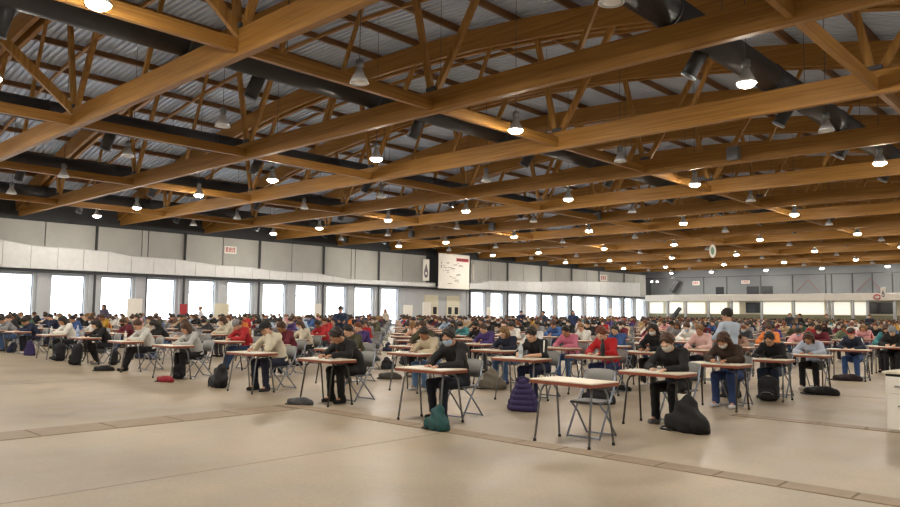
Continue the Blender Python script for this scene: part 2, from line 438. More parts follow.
arc_a, arc_b = arc_mesh(-.22), arc_mesh(.22)
struts = []
for x in NODES:
    for s in (-.3, .7):
        hgt = arch(x)-TIE1; x1 = x+s*hgt*.95
        struts.append(MB().bar((x+.1*np.sign(s), 0, TIE1-.05), (x1, 0, arch(x1)+.25), .16, .2).mesh('strut', WOOD_Z))
for x in MID:
    x1 = x+.5*(arch(x)-TIE1)
    struts.append(MB().bar((x, 0, TIE1-.05), (x1, 0, arch(x1)+.25), .12, .12).mesh('strut', WOOD_Z))
shoe_me = MB().box(-.2, .2, -.16, .16, TIE1, TIE1+.12).mesh('node_plate', PIPE)
for y in TR_Y:
    t = empty('roof_truss', (0, y, 0)); tag(t, 'arched glulam timber roof truss spanning the hall with a straight tie beam', 'truss', 'timber roof trusses')
    link('tie_beam', tie_me, t); link('arched_chord', arc_a, t); link('arched_chord', arc_b, t)
    for s in struts: link('strut', s, t)
    for x in NODES: link('node_plate', shoe_me, t, (x, 0, 0))
# longitudinal beams and the dark round ducts hung beside them
seg_me = MB().bbox(-.08, .08, .12, SP-.12, 8.0, 8.36, .012).mesh('beam', WOOD_Y)
brace_me = MB().bar((0, 9.6, 8.5), (0, 6.1, 11.4), .14, .3, upv=(0, 1, .6)).mesh('brace', WOOD_Z)
noz_me = MB().tube([(-.15, 0, -.15), (-.62, -.1, -.95)], [.21, .21], 14).mesh('nozzle', DUCT)
ringm = MB().tube([(-.60, -.095, -.92), (-.63, -.103, -.97)], [.225, .225], 14).mesh('nozzle_rim', METAL)
for x in NODES:
    l = empty('longitudinal_beam', (x, 0, 0)); tag(l, 'slim timber beam line joining the roof trusses lengthwise', 'beam', 'lengthwise roof beams')
    for y in TR_Y[:-1]: link('beam', seg_me, l, (0, y, 0))
    if x in (-27.5, -16.4): link('brace', brace_me, l)
    dct = empty('round_air_duct', (x-3.0, 0, 9.08)); tag(dct, 'dark round air duct hung between the roof trusses with angled outlets', 'duct', 'dark ceiling ducts')
    for y in TR_Y[:-1]:
        MB().tube([(0, y+.02, 0), (0, y+SP-.02, 0)], .43, 20).build('duct_pipe', DUCT, dct)
        MB().tube([(0, y-.03, 0), (0, y+.05, 0)], .455, 20).build('duct_collar', DUCT, dct)
        nz = link('nozzle', noz_me, dct, (0, y+2.6, 0)); link('rim', ringm, nz)
        MB().tube([(0, y+3.4, .45), (0, y+3.4, arch(x-3)-8.2)], .012, 5).build('hanger_wire', PIPE, dct)
# lamps
LX = [-51.6, -45.4, -37.6, -30.4, -22.8, -15.5, -7.56, .2]
bell_me = MB().lathe([(.07, .42), (.09, .40), (.13, .28), (.22, .12), (.265, 0), (.25, .0), (.21, .11), (.12, .26), (.05, .30)], n=18).mesh('reflector', BELL)
ball_me = MB().lathe([(.06, .42), (.11, .45), (.12, .55), (.11, .64), (.05, .68)], n=14).mesh('ballast', METAL)
bulb_me = MB().lathe([(.245, .005), (.235, -.03), (.19, -.075), (.11, -.11), (.01, -.12)], n=14).mesh('bulb', GLOWW)
lens_me = MB().lathe([(.02, .2), (.12, .17), (.2, .09), (.235, .03), (.12, -.01), (.02, -.015)], n=16).mesh('lens', OFFW)
rows = [5.75+7.0*k for k in range(-2, 15)]
for k, y in enumerate(rows):
    lit = (k % 2 == 0)
    for x in LX:
        l = empty('high_bay_lamp', (x, y, 7.8))
        if lit: tag(l, 'glowing high bay lamp hanging from the timber roof', 'lamp', 'lit high bay lamps')
        else: tag(l, 'switched off bell shaped lamp hanging from the timber roof', 'lamp', 'unlit high bay lamps')
        link('reflector', bell_me, l); link('ballast', ball_me, l)
        link('bulb' if lit else 'lens', bulb_me if lit else lens_me, l)
        top = (8.66 if x == -30.4 and y < 100 else arch(x)+.9)-7.8
        MB().tube([(0, 0, .66), (0, 0, top)], .012, 5).build('cable', PIPE, l)
# grey loudspeaker boxes on the tie beams
bx_me = MB().bbox(-.25, .25, -.15, .15, -.28, .28, .03).mesh('box', METAL)
br_me = MB().box(-.04, .04, .1, .3, -.05, .05).mesh('bracket', PIPE)
for (x, y) in ((-12.2, 30.3), (-27.5, 44.3), (-37.1, 44.3), (-46.3, 44.3), (-55.5, 44.3)):
    s = empty('ceiling_loudspeaker', (x, y, 8.3)); tag(s, 'grey box loudspeaker fixed to a roof tie beam', 'loudspeaker', 'loudspeakers on the tie beams')
    link('cabinet', bx_me, s); link('bracket', br_me, s)

# ------------------------------------------------------------------ banner and signs
P0 = on_x(438.6, 256, WX+1.4); P1 = on_x(469.3, 286.5, WX+1.4)
ban = empty('hanging_banner', (WX+1.4, (P0[1]+P1[1])/2, P1[2]-.35)); tag(ban, 'large white printed banner hanging from the ceiling above cream doors', 'banner')
w, h = (P1[1]-P0[1])/2, on_x(438.6, 256, WX+1.4)[2]-P1[2]+.7
MB().bbox(-.02, .02, -w, w, 0, h, .008).build('cloth_panel', WHITE, ban)
MB().box(.021, .026, w*.12, w*.92, h*.80, h*.895).build('red_title_block', REDM, ban)
lb = MB()
for i in range(7): lb.box(.0265, .028, w*(.16+.105*i), w*(.225+.105*i), h*.825, h*.875)
lb.build('title_mark', mat('sign_dark_red', '5E1E28', .7), ban)['kind'] = 'stuff'
lb = MB(); rr = random.Random(3)
for i in range(26):
    y0 = rr.uniform(-.75, .35)*w; z0 = h*rr.uniform(.12, .74); lb.box(.021, .024, y0, y0+w*rr.uniform(.05, .3), z0, z0+h*.016)
for z in (.62, .58, .7): lb.box(.021, .024, -w*.85, -w*.8, h*z, h*(z+.05))
lb.build('printed_line', INK, ban)['kind'] = 'stuff'
for s in (-1, 1): MB().tube([(0, s*w*.9, h), (0, s*w*.9, h+1.2)], .015, 5).build('hanging_wire', PIPE, ban)

def emblem_sign(loc, rz, size, label, wire=True, ring=False):
    s = empty('emblem_sign', loc, rz); tag(s, label, 'sign', 'white emblem signs')
    a = size; MB().bbox(-a*.42, a*.42, -.02, .02, -a, a, .01).build('sign_plate', WHITE, s)
    d = MB(); th = np.linspace(0, 2*math.pi, 17)[:-1]
    o = [(.62*a*.45*math.sin(t)*(1 if math.cos(t) < 0 else (1-math.cos(t)*.72)), -.022, -.25*a+a*.48*(math.cos(t)*(1.75 if math.cos(t) > 0 else 1))) for t in th]
    d.add(o+[(p[0], -.028, p[2]) for p in o], [tuple(range(15, -1, -1)), tuple(range(16, 32))]+[(i, (i+1) % 16, 16+(i+1) % 16, 16+i) for i in range(16)])
    d.build('drop_emblem', EMBLEM, s)
    c = MB(); c.tube([(0, -.029, -.32*a), (0, -.036, -.32*a)], .15*a, 10); c.build('emblem_centre', WHITE, s)
    if wire: MB().tube([(0, 0, a), (0, 0, 9.82-loc[2])], .015, 5).build('hanging_wire', PIPE, s)
    return s
p = on_x(426, 270, WX+1.3); emblem_sign(p, math.pi/2, 1.15, 'tall white hanging sign with a dark drop emblem left of the banner')
p = on_x(470.5, 272.5, WX+1.9); emblem_sign((p[0], p[1]+.4, p[2]), 2.5, .95, 'narrow white hanging sign with a drop emblem beside the banner edge')
p = on_y(883, 293.3, GY-.15); emblem_sign(p, 0, .68, 'white square sign with dark drop emblem on the balcony parapet', False)
p = on_y(877, 297, GY-.1)
rg = empty('ring_sign', p); tag(rg, 'small red ring emblem on the white balcony parapet', 'sign')
MB().tube([(.36*math.cos(t), 0, .28*math.sin(t)) for t in np.linspace(0, 2*math.pi, 21)], .07, 6).build('ring', REDM, rg)
MB().tube([(0, -.02, 0), (0, .09, 0)], .2, 14).build('ring_backing', WHITE, rg)
p = on_z(712.6, 244, 7.0)
hs = empty('lozenge_sign', (-26.5, 61.8, 0)); q = on_y(712.6, 251, 61.8); hs.location = q
tag(hs, 'white oval sign with a green centre hanging from the roof', 'sign')
def disc(rx, rz, y0, y1):
    o = [(rx*math.cos(t), y0, rz*math.sin(t)) for t in np.linspace(0, 2*math.pi, 21)[:-1]]
    return MB().add(o+[(a, y1, c) for a, b, c in o], [tuple(range(20)), tuple(range(39, 19, -1))]+[(i, 20+i, 20+(i+1) % 20, (i+1) % 20) for i in range(20)])
disc(.28, .58, -.03, .03).build('sign_plate', WHITE, hs, rot=(0, 0, .4))
disc(.14, .34, -.04, .04).build('green_centre', mat('sign_green', '7FA88E', .6), hs, rot=(0, 0, .4))
MB().tube([(0, 0, .58), (0, 0, arch(q[0])+1.2-q[2])], .015, 5).build('hanging_wire', PIPE, hs)
def red_plate(loc, rz, w, h, label, marks):
    s = empty('red_sign', loc, rz); tag(s, label, 'sign')
    MB().bbox(-w/2, w/2, -.02, .02, -h/2, h/2, .01).build('sign_plate', WHITE, s)
    b = MB()
    for i in range(marks):
        x0 = -w/2+w*(.12+.8*i/marks); ww = w*.8/marks
        b.box(x0, x0+ww*.25, -.03, -.02, -h*.33, h*.33); b.box(x0, x0+ww*.7, -.03, -.02, h*.2, h*.33); b.box(x0+ww*.45, x0+ww*.7, -.03, -.02, -h*.33, h*.3)
        if i % 2: b.box(x0, x0+ww*.7, -.03, -.02, -h*.05, h*.07)
    b.build('red_lettering', REDM, s); return s
red_plate(on_x(230.5, 250, WX+.15), math.pi/2, 1.15, .62, 'small white sign with red lettering high on the panel wall above the windows', 3)
red_plate(on_x(603.5, 278, WX+.2), math.pi/2, 2.0, .85, 'faded red lettered sign on the panel wall near the gallery', 3)
red_plate(on_y(696, 283.2, YE-.2), 0, 1.1, .6, 'red lettered sign above the balcony near the stair', 3)
red_plate(on_y(745.5, 282, YE-.2), 0, 1.2, .45, 'red and white lettered sign above the dark gallery windows', 4)
#PEOPLE#
# ================================================================== organic shapes: smooth-joined limbs -> one surface
class SDF:
    def __init__(s, lo, hi, h):
        s.lo = np.array(lo, float); s.h = h; s.n = np.ceil((np.array(hi)-s.lo)/h).astype(int)+1
        s.D = np.full(s.n, .08, np.float32)
        s.ax = [s.lo[i]+h*np.arange(s.n[i]) for i in range(3)]
    def sub(s, lo, hi):
        a = np.clip(np.floor((np.array(lo)-s.lo)/s.h).astype(int), 0, s.n); b = np.clip(np.ceil((np.array(hi)-s.lo)/s.h).astype(int)+1, 0, s.n)
        sl = tuple(slice(a[i], b[i]) for i in range(3))
        P = np.stack(np.meshgrid(*[s.ax[i][sl[i]] for i in range(3)], indexing='ij'), -1).astype(np.float32)
        return sl, P
    def join(s, sl, d, k):
        if d.size == 0: return
        o = s.D[sl]; hh = np.clip(k-np.abs(o-d), 0, None)/k
        s.D[sl] = np.minimum(o, d)-hh*hh*k*.25
    def cap(s, a, b, r0, r1=None, k=.03):
        a = np.array(a, float); b = np.array(b, float); r1 = r0 if r1 is None else r1; m = max(r0, r1)+.06
        sl, P = s.sub(np.minimum(a, b)-m, np.maximum(a, b)+m)
        if P.size == 0: return s
        ab = b-a; t = np.clip(((P-a)@ab)/max(ab@ab, 1e-9), 0, 1)
        d = np.linalg.norm(P-a-t[..., None]*ab, axis=-1)-(r0+t*(r1-r0)); s.join(sl, d, k); return s
    def ell(s, c, r, R=None, k=.03):
        c = np.array(c, float); r = np.array(r, float); m = r.max()+.06
        sl, P = s.sub(c-m, c+m)
        if P.size == 0: return s
        q = P-c
        if R is not None: q = q@R
        d = (np.linalg.norm(q/r, axis=-1)-1)*r.min(); s.join(sl, d, k); return s
    def grid(s): return np.stack(np.meshgrid(*s.ax, indexing='ij'), -1)
    def cut(s, fn): s.D = np.maximum(s.D, fn(s.grid()).astype(np.float32)); return s
    def add(s, fn): s.D = s.D+fn(s.grid()).astype(np.float32); return s
    def mesh(s):
        D = s.D.copy(); D[0] = D[-1] = .05; D[:, 0] = D[:, -1] = .05; D[:, :, 0] = D[:, :, -1] = .05
        ins = D < 0; n = np.array(D.shape)
        cnt = np.zeros(n-1, np.int8); offs = [(i, j, k) for i in (0, 1) for j in (0, 1) for k in (0, 1)]
        for o in offs: cnt += ins[o[0]:n[0]-1+o[0], o[1]:n[1]-1+o[1], o[2]:n[2]-1+o[2]]
        act = (cnt > 0) & (cnt < 8); C = np.argwhere(act); idx = np.full(n-1, -1, np.int64); idx[act] = np.arange(len(C))
        acc = np.zeros((len(C), 3)); num = np.zeros(len(C))
        val = {o: D[C[:, 0]+o[0], C[:, 1]+o[1], C[:, 2]+o[2]] for o in offs}
        for a in offs:
            for x in range(3):
                if a[x]: continue
                b = list(a); b[x] = 1; b = tuple(b); va, vb = val[a], val[b]; m = (va < 0) != (vb < 0)
                t = np.where(m, va/np.where(m, va-vb, 1), 0); p = np.array(a, float)[None].repeat(len(C), 0); p[:, x] += t
                acc[m] += p[m]; num[m] += 1
        V = s.lo+(C+acc/num[:, None])*s.h; Fs = []
        for x in range(3):
            y, z = (x+1) % 3, (x+2) % 3
            a = [slice(1, -1)]*3; a[x] = slice(0, -1); b = list(a); b[x] = slice(1, None)
            A, B = ins[tuple(a)], ins[tuple(b)]; E = np.argwhere(A != B); fl = A[A != B]
            off = np.ones(3, int); off[x] = 0; E = E+off
            def cell(dy, dz):
                q = E.copy(); q[:, y] += dy; q[:, z] += dz; return idx[q[:, 0], q[:, 1], q[:, 2]]
            q = np.stack([cell(-1, -1), cell(0, -1), cell(0, 0), cell(-1, 0)], 1); q[~fl] = q[~fl][:, ::-1]; Fs.append(q)
        return V, np.concatenate(Fs)

def to_mesh(name, VF, m):
    V, Fq = VF; me = bpy.data.meshes.new(name)
    me.vertices.add(len(V)); me.vertices.foreach_set('co', V.astype(np.float32).ravel())
    me.loops.add(len(Fq)*4); me.loops.foreach_set('vertex_index', Fq.astype(np.int32).ravel())
    me.polygons.add(len(Fq)); me.polygons.foreach_set('loop_start', np.arange(len(Fq), dtype=np.int32)*4)
    me.polygons.foreach_set('use_smooth', np.ones(len(Fq), bool)); me.materials.append(m); me.update(calc_edges=True); me.validate(); return me

def rot(rx=0, ry=0, rz=0): return np.array(Euler((rx, ry, rz), 'XYZ').to_matrix())

# ---- poses; the desk is centred on the origin, the sitter is at +y looking towards -y
def seated(lean=.0, nod=.55, turn=0.0, tilt=0.0, elbow=(.27, .27), wr=((-.10, .07), (.12, .05)), knee=.0, spread=.03, foot=((0, 0), (0, 0)), cheek=False):
    P = {}
    P['pel'] = np.array([0, .60, .51]); P['mid'] = np.array([0, .575-.04*lean, .72]); P['che'] = np.array([0, .47-.12*lean, .93-.06*lean])
    P['neck'] = P['che']+[0, -.055-.02*lean, .11]
    P['hc'] = P['neck']+np.array([tilt*.06, -.075-.05*nod, .115-.05*nod]); P['hR'] = rot(nod, tilt, turn)
    for i, s in enumerate((-1, 1)):
        P[f'sh{i}'] = P['che']+[s*.165, -.01, .05]
        P[f'el{i}'] = np.array([s*elbow[i], .27-.05*lean, .775])
        P[f'wr{i}'] = np.array([wr[i][0], wr[i][1], .762])
        P[f'hd{i}'] = (np.array([-s*.35, -.9, -.06]), np.array([0, 0, 1.]))
        fx, fy = foot[i]
        P[f'hp{i}'] = P['pel']+[s*.085, 0, -.01]; P[f'kn{i}'] = np.array([s*(.10+spread), .17+knee, .50])
        P[f'an{i}'] = np.array([s*(.11+spread)+fx, .20+knee+fy, .085]); P[f'ft{i}'] = np.array([s*.12, -1, 0])
    if cheek:
        P['el1'] = np.array([.17, .22, .775]); P['wr1'] = P['hc']+np.array([.10, -.01, -.11]); P['hd1'] = (np.array([-.15, -.1, 1.0]), np.array([1., 0, 0]))
    return P
def standing(arms=((-.2, .0, .98), (.2, .02, .98)), nod=.1, turn=0, stride=.05):
    P = {}
    P['pel'] = np.array([0, 0, .88]); P['mid'] = np.array([0, .01, 1.05]); P['che'] = np.array([0, .0, 1.27]); P['neck'] = np.array([0, -.01, 1.41])
    P['hc'] = np.array([0, -.04, 1.53]); P['hR'] = rot(nod, 0, turn)
    for i, s in enumerate((-1, 1)):
        P[f'sh{i}'] = np.array([s*.175, .01, 1.33]); w = np.array(arms[i]); P[f'wr{i}'] = w.astype(float)
        P[f'el{i}'] = (P[f'sh{i}']+w)/2+[s*.07, .08, -.03]
        d = w-P[f'el{i}']; P[f'hd{i}'] = (d/np.linalg.norm(d), np.array([s*1., 0, 0]))
        P[f'hp{i}'] = np.array([s*.09, 0, .86]); P[f'kn{i}'] = np.array([s*.10, -.02-s*stride*.5, .47]); P[f'an{i}'] = np.array([s*.11, .02-s*stride, .085]); P[f'ft{i}'] = np.array([s*.15, -1, 0])
    return P
POSES = {
    'write': seated(.2, .6), 'bend': seated(.9, .85, wr=((-.08, .0), (.13, .03)), tilt=.1), 'upright': seated(-.3, .45, turn=.15, knee=-.03, foot=((0, .05), (.0, -.06))),
    'cheek': seated(.3, .45, tilt=-.18, cheek=True, spread=.06), 'cross': seated(.3, .65, wr=((-.03, .08), (.05, .12)), elbow=(.28, .3), foot=((.05, -.16), (-.09, -.2)), knee=-.02),
    'tucked': seated(.5, .7, turn=-.2, wr=((-.14, .02), (.1, .1)), foot=((.02, .16), (-.02, .1))),
    'stand': standing(), 'stand_bent': standing(arms=((-.12, -.25, 1.12), (.14, -.25, 1.10)), nod=.45, turn=.2),
}
def bnd(P): return (-.45, -.30, -.02), (.45, .82, 1.42)
def box_of(key): return ((-.5, -.45, -.02), (.5, .4, 1.75)) if key.startswith('stand') else ((-.42, -.24, -.02), (.42, .80, 1.40))

def hand(S, w, d, n, side, grip):
    d = d/np.linalg.norm(d); n = n-d*(n@d); n /= np.linalg.norm(n); s_ = np.cross(d, n)*side    # s_ points to the thumb side
    for j, (o, L) in enumerate(((.028, .072), (.010, .080), (-.009, .075), (-.027, .058))):
        kn = w+d*.082+s_*o; S.cap(w+d*.012+s_*o*.5, kn, .0135, .0115, .012)
        b1 = .5+grip*(.5+.1*j); p1 = kn+(d*math.cos(b1)-n*math.sin(b1))*L*.5
        b2 = b1+.5+grip*.8; p2 = p1+(d*math.cos(b2)-n*math.sin(b2))*L*.5
        S.cap(kn, p1, .0102, .0092, .004); S.cap(p1, p2, .0092, .0078, .004)
    t0 = w+d*.025+s_*.026; t1 = t0+(d*.55+s_*.75-n*.2)*.040; t2 = t1+(d*.95+s_*.1-n*.3)*.034
    S.cap(t0, t1, .013, .0115, .010); S.cap(t1, t2, .0112, .009, .005)

def hp(P, q): return P['hc']+P['hR']@np.array(q, float)
def body_sdf(key, h):
    P = POSES[key]; S = SDF(*box_of(key), h)
    for s in (-1, 1):
        x = np.array([s, 0, 0])
        S.cap(P['pel']+x*.06, P['mid']+x*.05, .095, .085); S.cap(P['mid']+x*.05, P['che']+x*.06, .085, .092)
    S.cap(P['sh0'], P['sh1'], .05, .05, .05); S.cap(P['che']+[0, -.01, .05], P['neck'], .06, .052, .04); S.cap(P['neck'], hp(P, (0, .015, -.04)), .052, .05, .02)
    for i in (0, 1):
        S.cap(P[f'sh{i}'], P[f'el{i}'], .05, .038, .03); S.cap(P[f'el{i}'], P[f'wr{i}'], .038, .026, .02)
        hand(S, P[f'wr{i}'], P[f'hd{i}'][0], P[f'hd{i}'][1], (-1, 1)[i], .55 if i == 0 else .2)
        S.cap(P[f'hp{i}'], P[f'kn{i}'], .076, .052, .03); S.cap(P[f'kn{i}'], P[f'an{i}'], .05, .034, .02)
        S.cap(P[f'an{i}'], P[f'an{i}']+P[f'ft{i}']*.12-[0, 0, .045], .03, .026, .02)
    R = P['hR']
    S.ell(hp(P, (0, .018, .032)), (.076, .094, .088), R, .02); S.ell(hp(P, (0, -.030, -.035)), (.060, .066, .074), R, .03)
    S.cap(hp(P, (-.018, -.062, -.088)), hp(P, (.018, -.062, -.088)), .024, .024, .02); S.cap(hp(P, (0, -.092, .012)), hp(P, (0, -.112, -.022)), .008, .013, .012)
    S.cap(hp(P, (-.04, -.086, .022)), hp(P, (.04, -.086, .022)), .012, .012, .015)
    S.cap(hp(P, (-.022, -.088, -.058)), hp(P, (.022, -.088, -.058)), .009, .009, .01)
    for s in (-1, 1): S.ell(hp(P, (s*.076, .01, -.008)), (.010, .020, .032), R, .008)
    return S
def folds(a=.006, f=38):
    return lambda G: a*(np.sin(G[..., 2]*f+G[..., 0]*11+2*np.sin(G[..., 1]*14))*.6+np.sin(G[..., 0]*29+G[..., 1]*33+G[..., 2]*9)*.4)
def top_sdf(key, h, bulk=.016, sleeve=1.0):
    P = POSES[key]; S = SDF(*box_of(key), h); g = bulk
    for s in (-1, 1):
        x = np.array([s, 0, 0])
        S.cap(P['pel']+x*.065+[0, 0, .03], P['mid']+x*.055, .10+g, .09+g); S.cap(P['mid']+x*.055, P['che']+x*.065, .09+g, .097+g)
    S.cap(P['sh0'], P['sh1'], .054+g, .054+g, .06)
    S.cap(P['che']+[0, .0, .05], P['neck']+[0, .006, -.01], .062+g, .056+g*.6, .05)
    for i in (0, 1):
        S.cap(P[f'sh{i}'], P[f'el{i}'], .056+g, .046+g, .04)
        if sleeve > .5:
            e, w = P[f'el{i}'], P[f'wr{i}']; S.cap(e, e+(w-e)*.93, .046+g, .032+g*.8, .02); S.cap(e+(w-e)*.84, e+(w-e)*.95, .034+g*.9, .034+g*.9, .006)
    c = P['pel'][2]-.045
    S.add(folds()); nk = P['neck']; hd = hp(P, (0, .015, -.04))-nk; hd /= np.linalg.norm(hd)
    S.cut(lambda G: np.where(np.linalg.norm(G-nk, axis=-1) < .12, (G-(nk+hd*.010))@hd, -1))
    S.cut(lambda G: c-G[..., 2]); return S
def trouser_sdf(key, h, g=.012):
    P = POSES[key]; S = SDF(*box_of(key), h)
    for s in (-1, 1): S.cap(P['pel']+[s*.07, 0, .05], P['pel']+[s*.07, .005, -.01], .102+g*.5, .10+g)
    for i in (0, 1):
        S.cap(P[f'hp{i}'], P[f'kn{i}'], .082+g, .060+g, .03); k, a = P[f'kn{i}'], P[f'an{i}']; S.cap(k, k+(a-k)*.99, .058+g, .046+g, .02)
    S.add(folds(.004, 44)); return S

BODY, TOPM, TEEM, TROU = {}, {}, {}, {}
for k in POSES:
    BODY[k] = to_mesh('body', body_sdf(k, .0088).mesh(), SKIN)
    TOPM[k] = to_mesh('top', top_sdf(k, .0125).mesh(), CLOTH)
    if k in ('write', 'cheek'): TEEM[k] = to_mesh('top', top_sdf(k, .0125, .012, 0).mesh(), CLOTH)
    TROU[k] = to_mesh('trousers', trouser_sdf(k, .0125).mesh(), CLOTH)
# ---- head-mounted meshes, in head coordinates (face towards -y)
def hair_mesh(kind):
    S = SDF((-.2, -.2, -.36), (.2, .26, .22), .0085)
    if kind in ('cap', 'beanie'):
        S.ell((0, .016, .042), (.092, .112, .094), k=.02)
        lowz = .022 if kind == 'cap' else .0
        S.cut(lambda G: lowz+.12*np.clip(-G[..., 1], -1, 0)*0-G[..., 2])
        if kind == 'cap': S.ell((0, -.115, .034), (.07, .075, .012), k=.02)
        else: S.cap((0, -.07, .02), (0, .10, .02), .02, .02, .02)
        return S
    big = .022 if kind == 'curly' else 0.0
    S.ell((0, .024, .036), (.084+big, .104+big, .096+big), k=.02)
    if kind == 'long':
        S.cap((0, .075, .0), (0, .10, -.25), .075, .062, .05)
        for s in (-1, 1): S.cap((s*.082, .02, .0), (s*.095, .005, -.22), .028, .024, .03)
    if kind == 'bob':
        S.cap((0, .065, .0), (0, .07, -.09), .085, .075, .04)
        for s in (-1, 1): S.cap((s*.082, .01, .0), (s*.088, -.015, -.1), .026, .022, .03)
    if kind == 'bun': S.ell((0, .125, .09), (.045, .045, .045), k=.015)
    if kind == 'tail':
        S.cap((0, .115, .06), (0, .165, .0), .026, .034, .02); S.cap((0, .165, .0), (0, .165, -.14), .034, .018, .02)
    side = -.035 if kind in ('short', 'bun', 'tail', 'curly') else -.4
    S.add(lambda G: -.009+.006*np.sin(G[..., 0]*38+G[..., 2]*31+1)*np.sin(G[..., 1]*34-G[..., 2]*22)+.0035*(np.sin(G[..., 0]*120+np.sin(G[..., 2]*60)*2)+np.sin(G[..., 1]*95+G[..., 2]*40))*(1.6 if kind == 'curly' else 1))
    S.cut(lambda G: np.minimum(.078-.55*np.abs(G[..., 0])+.016*np.sin(G[..., 0]*62+.8)-G[..., 2], -(G[..., 1]+.022+.012*np.sin(G[..., 2]*80)))*1.0)
    S.cut(lambda G: np.minimum(side-G[..., 2]-.5*np.clip(G[..., 1]-.02, 0, .1)*1.4, .0+np.where(G[..., 1] < .18, 1, -1)))
    return S
HAIR = {k: to_mesh('hair', hair_mesh(k).mesh(), HAIRM) for k in ('short', 'long', 'bob', 'bun', 'tail', 'curly')}
for k in ('cap', 'beanie'): HAIR[k] = to_mesh('headwear', hair_mesh(k).mesh(), CLOTH)
S = SDF((-.12, -.16, -.15), (.12, .06, .08), .0075); S.ell((0, -.030, -.038), (.068, .078, .080), k=.02); S.cap((0, -.095, -.0), (0, -.105, -.03), .018, .02, .02)
S.cut(lambda G: G[..., 2]+.002+.15*np.clip(G[..., 1]+.08, 0, 1)); S.cut(lambda G: G[..., 1]+.012)
MASK = to_mesh('mask', S.mesh(), CLOTH)
EYE = MB().lathe([(.001, -.010), (.009, -.006), (.011, 0), (.009, .006), (.001, .010)], n=8).mesh('eye', mat('eye_dark', '231A15', .2))
MOUTH = MB().lathe([(.001, -.022), (.0045, -.012), (.006, 0), (.0045, .012), (.001, .022)], n=8).mesh('mouth', mat('lips', '9C5A50', .5))
GLS = MB()
for s in (-1, 1): GLS.tube([(s*.036+.024*math.cos(t), -.107, .004+.019*math.sin(t)) for t in np.linspace(0, 2*math.pi, 15)], .0022, 5); GLS.tube([(s*.060, -.105, .008), (s*.082, -.01, .008)], .002, 5)
GLS.tube([(-.012, -.108, .006), (.012, -.108, .006)], .002, 5); GLS = GLS.mesh('glasses', RUBBER)
S = SDF((-.08, -.22, -.01), (.08, .12, .14), .008); S.cap((0, .045, .045), (0, -.13, .032), .043, .036, .02); S.cap((0, .04, .05), (0, .03, .10), .046, .047, .02); S.cut(lambda G: .004-G[..., 2])
SHOE = to_mesh('shoe', S.mesh(), CLOTH)

PAL = {'black': '1B1B1E', 'navy': '232B45', 'grey': '8A8B8E', 'charcoal': '3B3D42', 'white': 'E6E4DF', 'cream': 'D8CFBB', 'beige': 'B8A386', 'red': 'B3272D', 'burgundy': '6A2130', 'pink': 'D9A3A6', 'light blue': 'A9BCD4', 'blue': '3C5B93',
       'purple': '4D3A78', 'green': '45604A', 'teal': '3C7F85', 'orange': 'D0793A', 'olive': '4E4C38', 'mustard': 'C69A3C', 'brown': '5A4030'}
HC = {'dark': '261E1A', 'brown': '4A3122', 'fair': '8C6A42', 'auburn': '6E3A20'}
TRC = ['1A1B20', '20263A', '2E4468', '44608A', '3A3B40', '23242A', '1E1E22']
SK = ['C99A7E', 'D3A98C', 'B98868', 'DCB59A', '9A6B4C']
C_ = lambda k: lin(PAL[k]) if k in PAL else lin(k)

def person(loc, rz, pose, who, top='black', trouser='1A1B20', hair='short', hc='dark', mask=None, skin='C99A7E', shoes='222224', cap=None, tee=False, glasses=False, detail=2, scale=1.0, stripe=False, label=None, group=None, band=None):
    t = empty('person', loc, rz); t.scale = (scale,)*3; P = POSES[pose]
    tag(t, label or f'seated {who} at a desk', 'person', group)
    R = Matrix(P['hR'].tolist()).to_euler(); hc_loc = tuple(P['hc'])
    link('body', BODY[pose], t, color=lin(skin))
    link('top', (TEEM[pose] if tee and pose in TEEM else TOPM[pose]), t, color=C_(top))
    link('trousers', TROU[pose], t, color=C_(trouser))
    hobj = link('hair', HAIR[hair], t, hc_loc, R, color=lin(HC[hc]))
    if cap: link('cap' if cap[0] == 'cap' else 'beanie', HAIR[cap[0]], t, hc_loc, R, color=C_(cap[1]), scale=(1.06, 1.06, 1.06))
    if mask: link('face_mask', MASK, t, hc_loc, R, color=lin(mask))
    if detail >= 1:
        for i in (0, 1):
            a = P[f'an{i}']; f = P[f'ft{i}']; link('shoe', SHOE, t, (a[0], a[1], a[2]-.085), (0, 0, math.atan2(f[0], -f[1])), color=C_(shoes))
    if detail >= 2:
        hr = P['hR']
        for s in (-1, 1):
            q = P['hc']+hr@np.array([s*.032, -.083, .004]); link('eye', EYE, t, tuple(q), R)
        if not mask: q = P['hc']+hr@np.array([0, -.099, -.058]); m_ = Matrix(P['hR'].tolist())@Euler((0, math.pi/2, 0)).to_matrix(); link('mouth', MOUTH, t, tuple(q), m_.to_euler())
        if glasses: link('glasses', GLS, t, hc_loc, R)
    if stripe:
        for i in (0, 1):
            a, b = P[f'sh{i}'], P[f'el{i}']; d = (b-a)/np.linalg.norm(b-a); o = np.cross(d, [0, 1, 0])*(1 if i else -1); o = np.array([(1 if i else -1)*.35, -.25, .9]); o -= d*(o@d); o /= np.linalg.norm(o)
            MB().tube([a-[(1 if i else -1)*.07, 0, -.0]+o*.058, a+o*.06, a+(b-a)*.45+o*.054, a+(b-a)*.95+o*.048], [.012, .018, .018, .014], 8).build('sleeve_stripe', WHITE, t)
    if band: MB().tube([tuple(P['hc']+P['hR']@np.array([.094*math.cos(a), .02+.113*math.sin(a), .062])) for a in np.linspace(0, 2*math.pi, 21)], .014, 6).build('headband', CLOTH, t, color=C_(band))
    return t

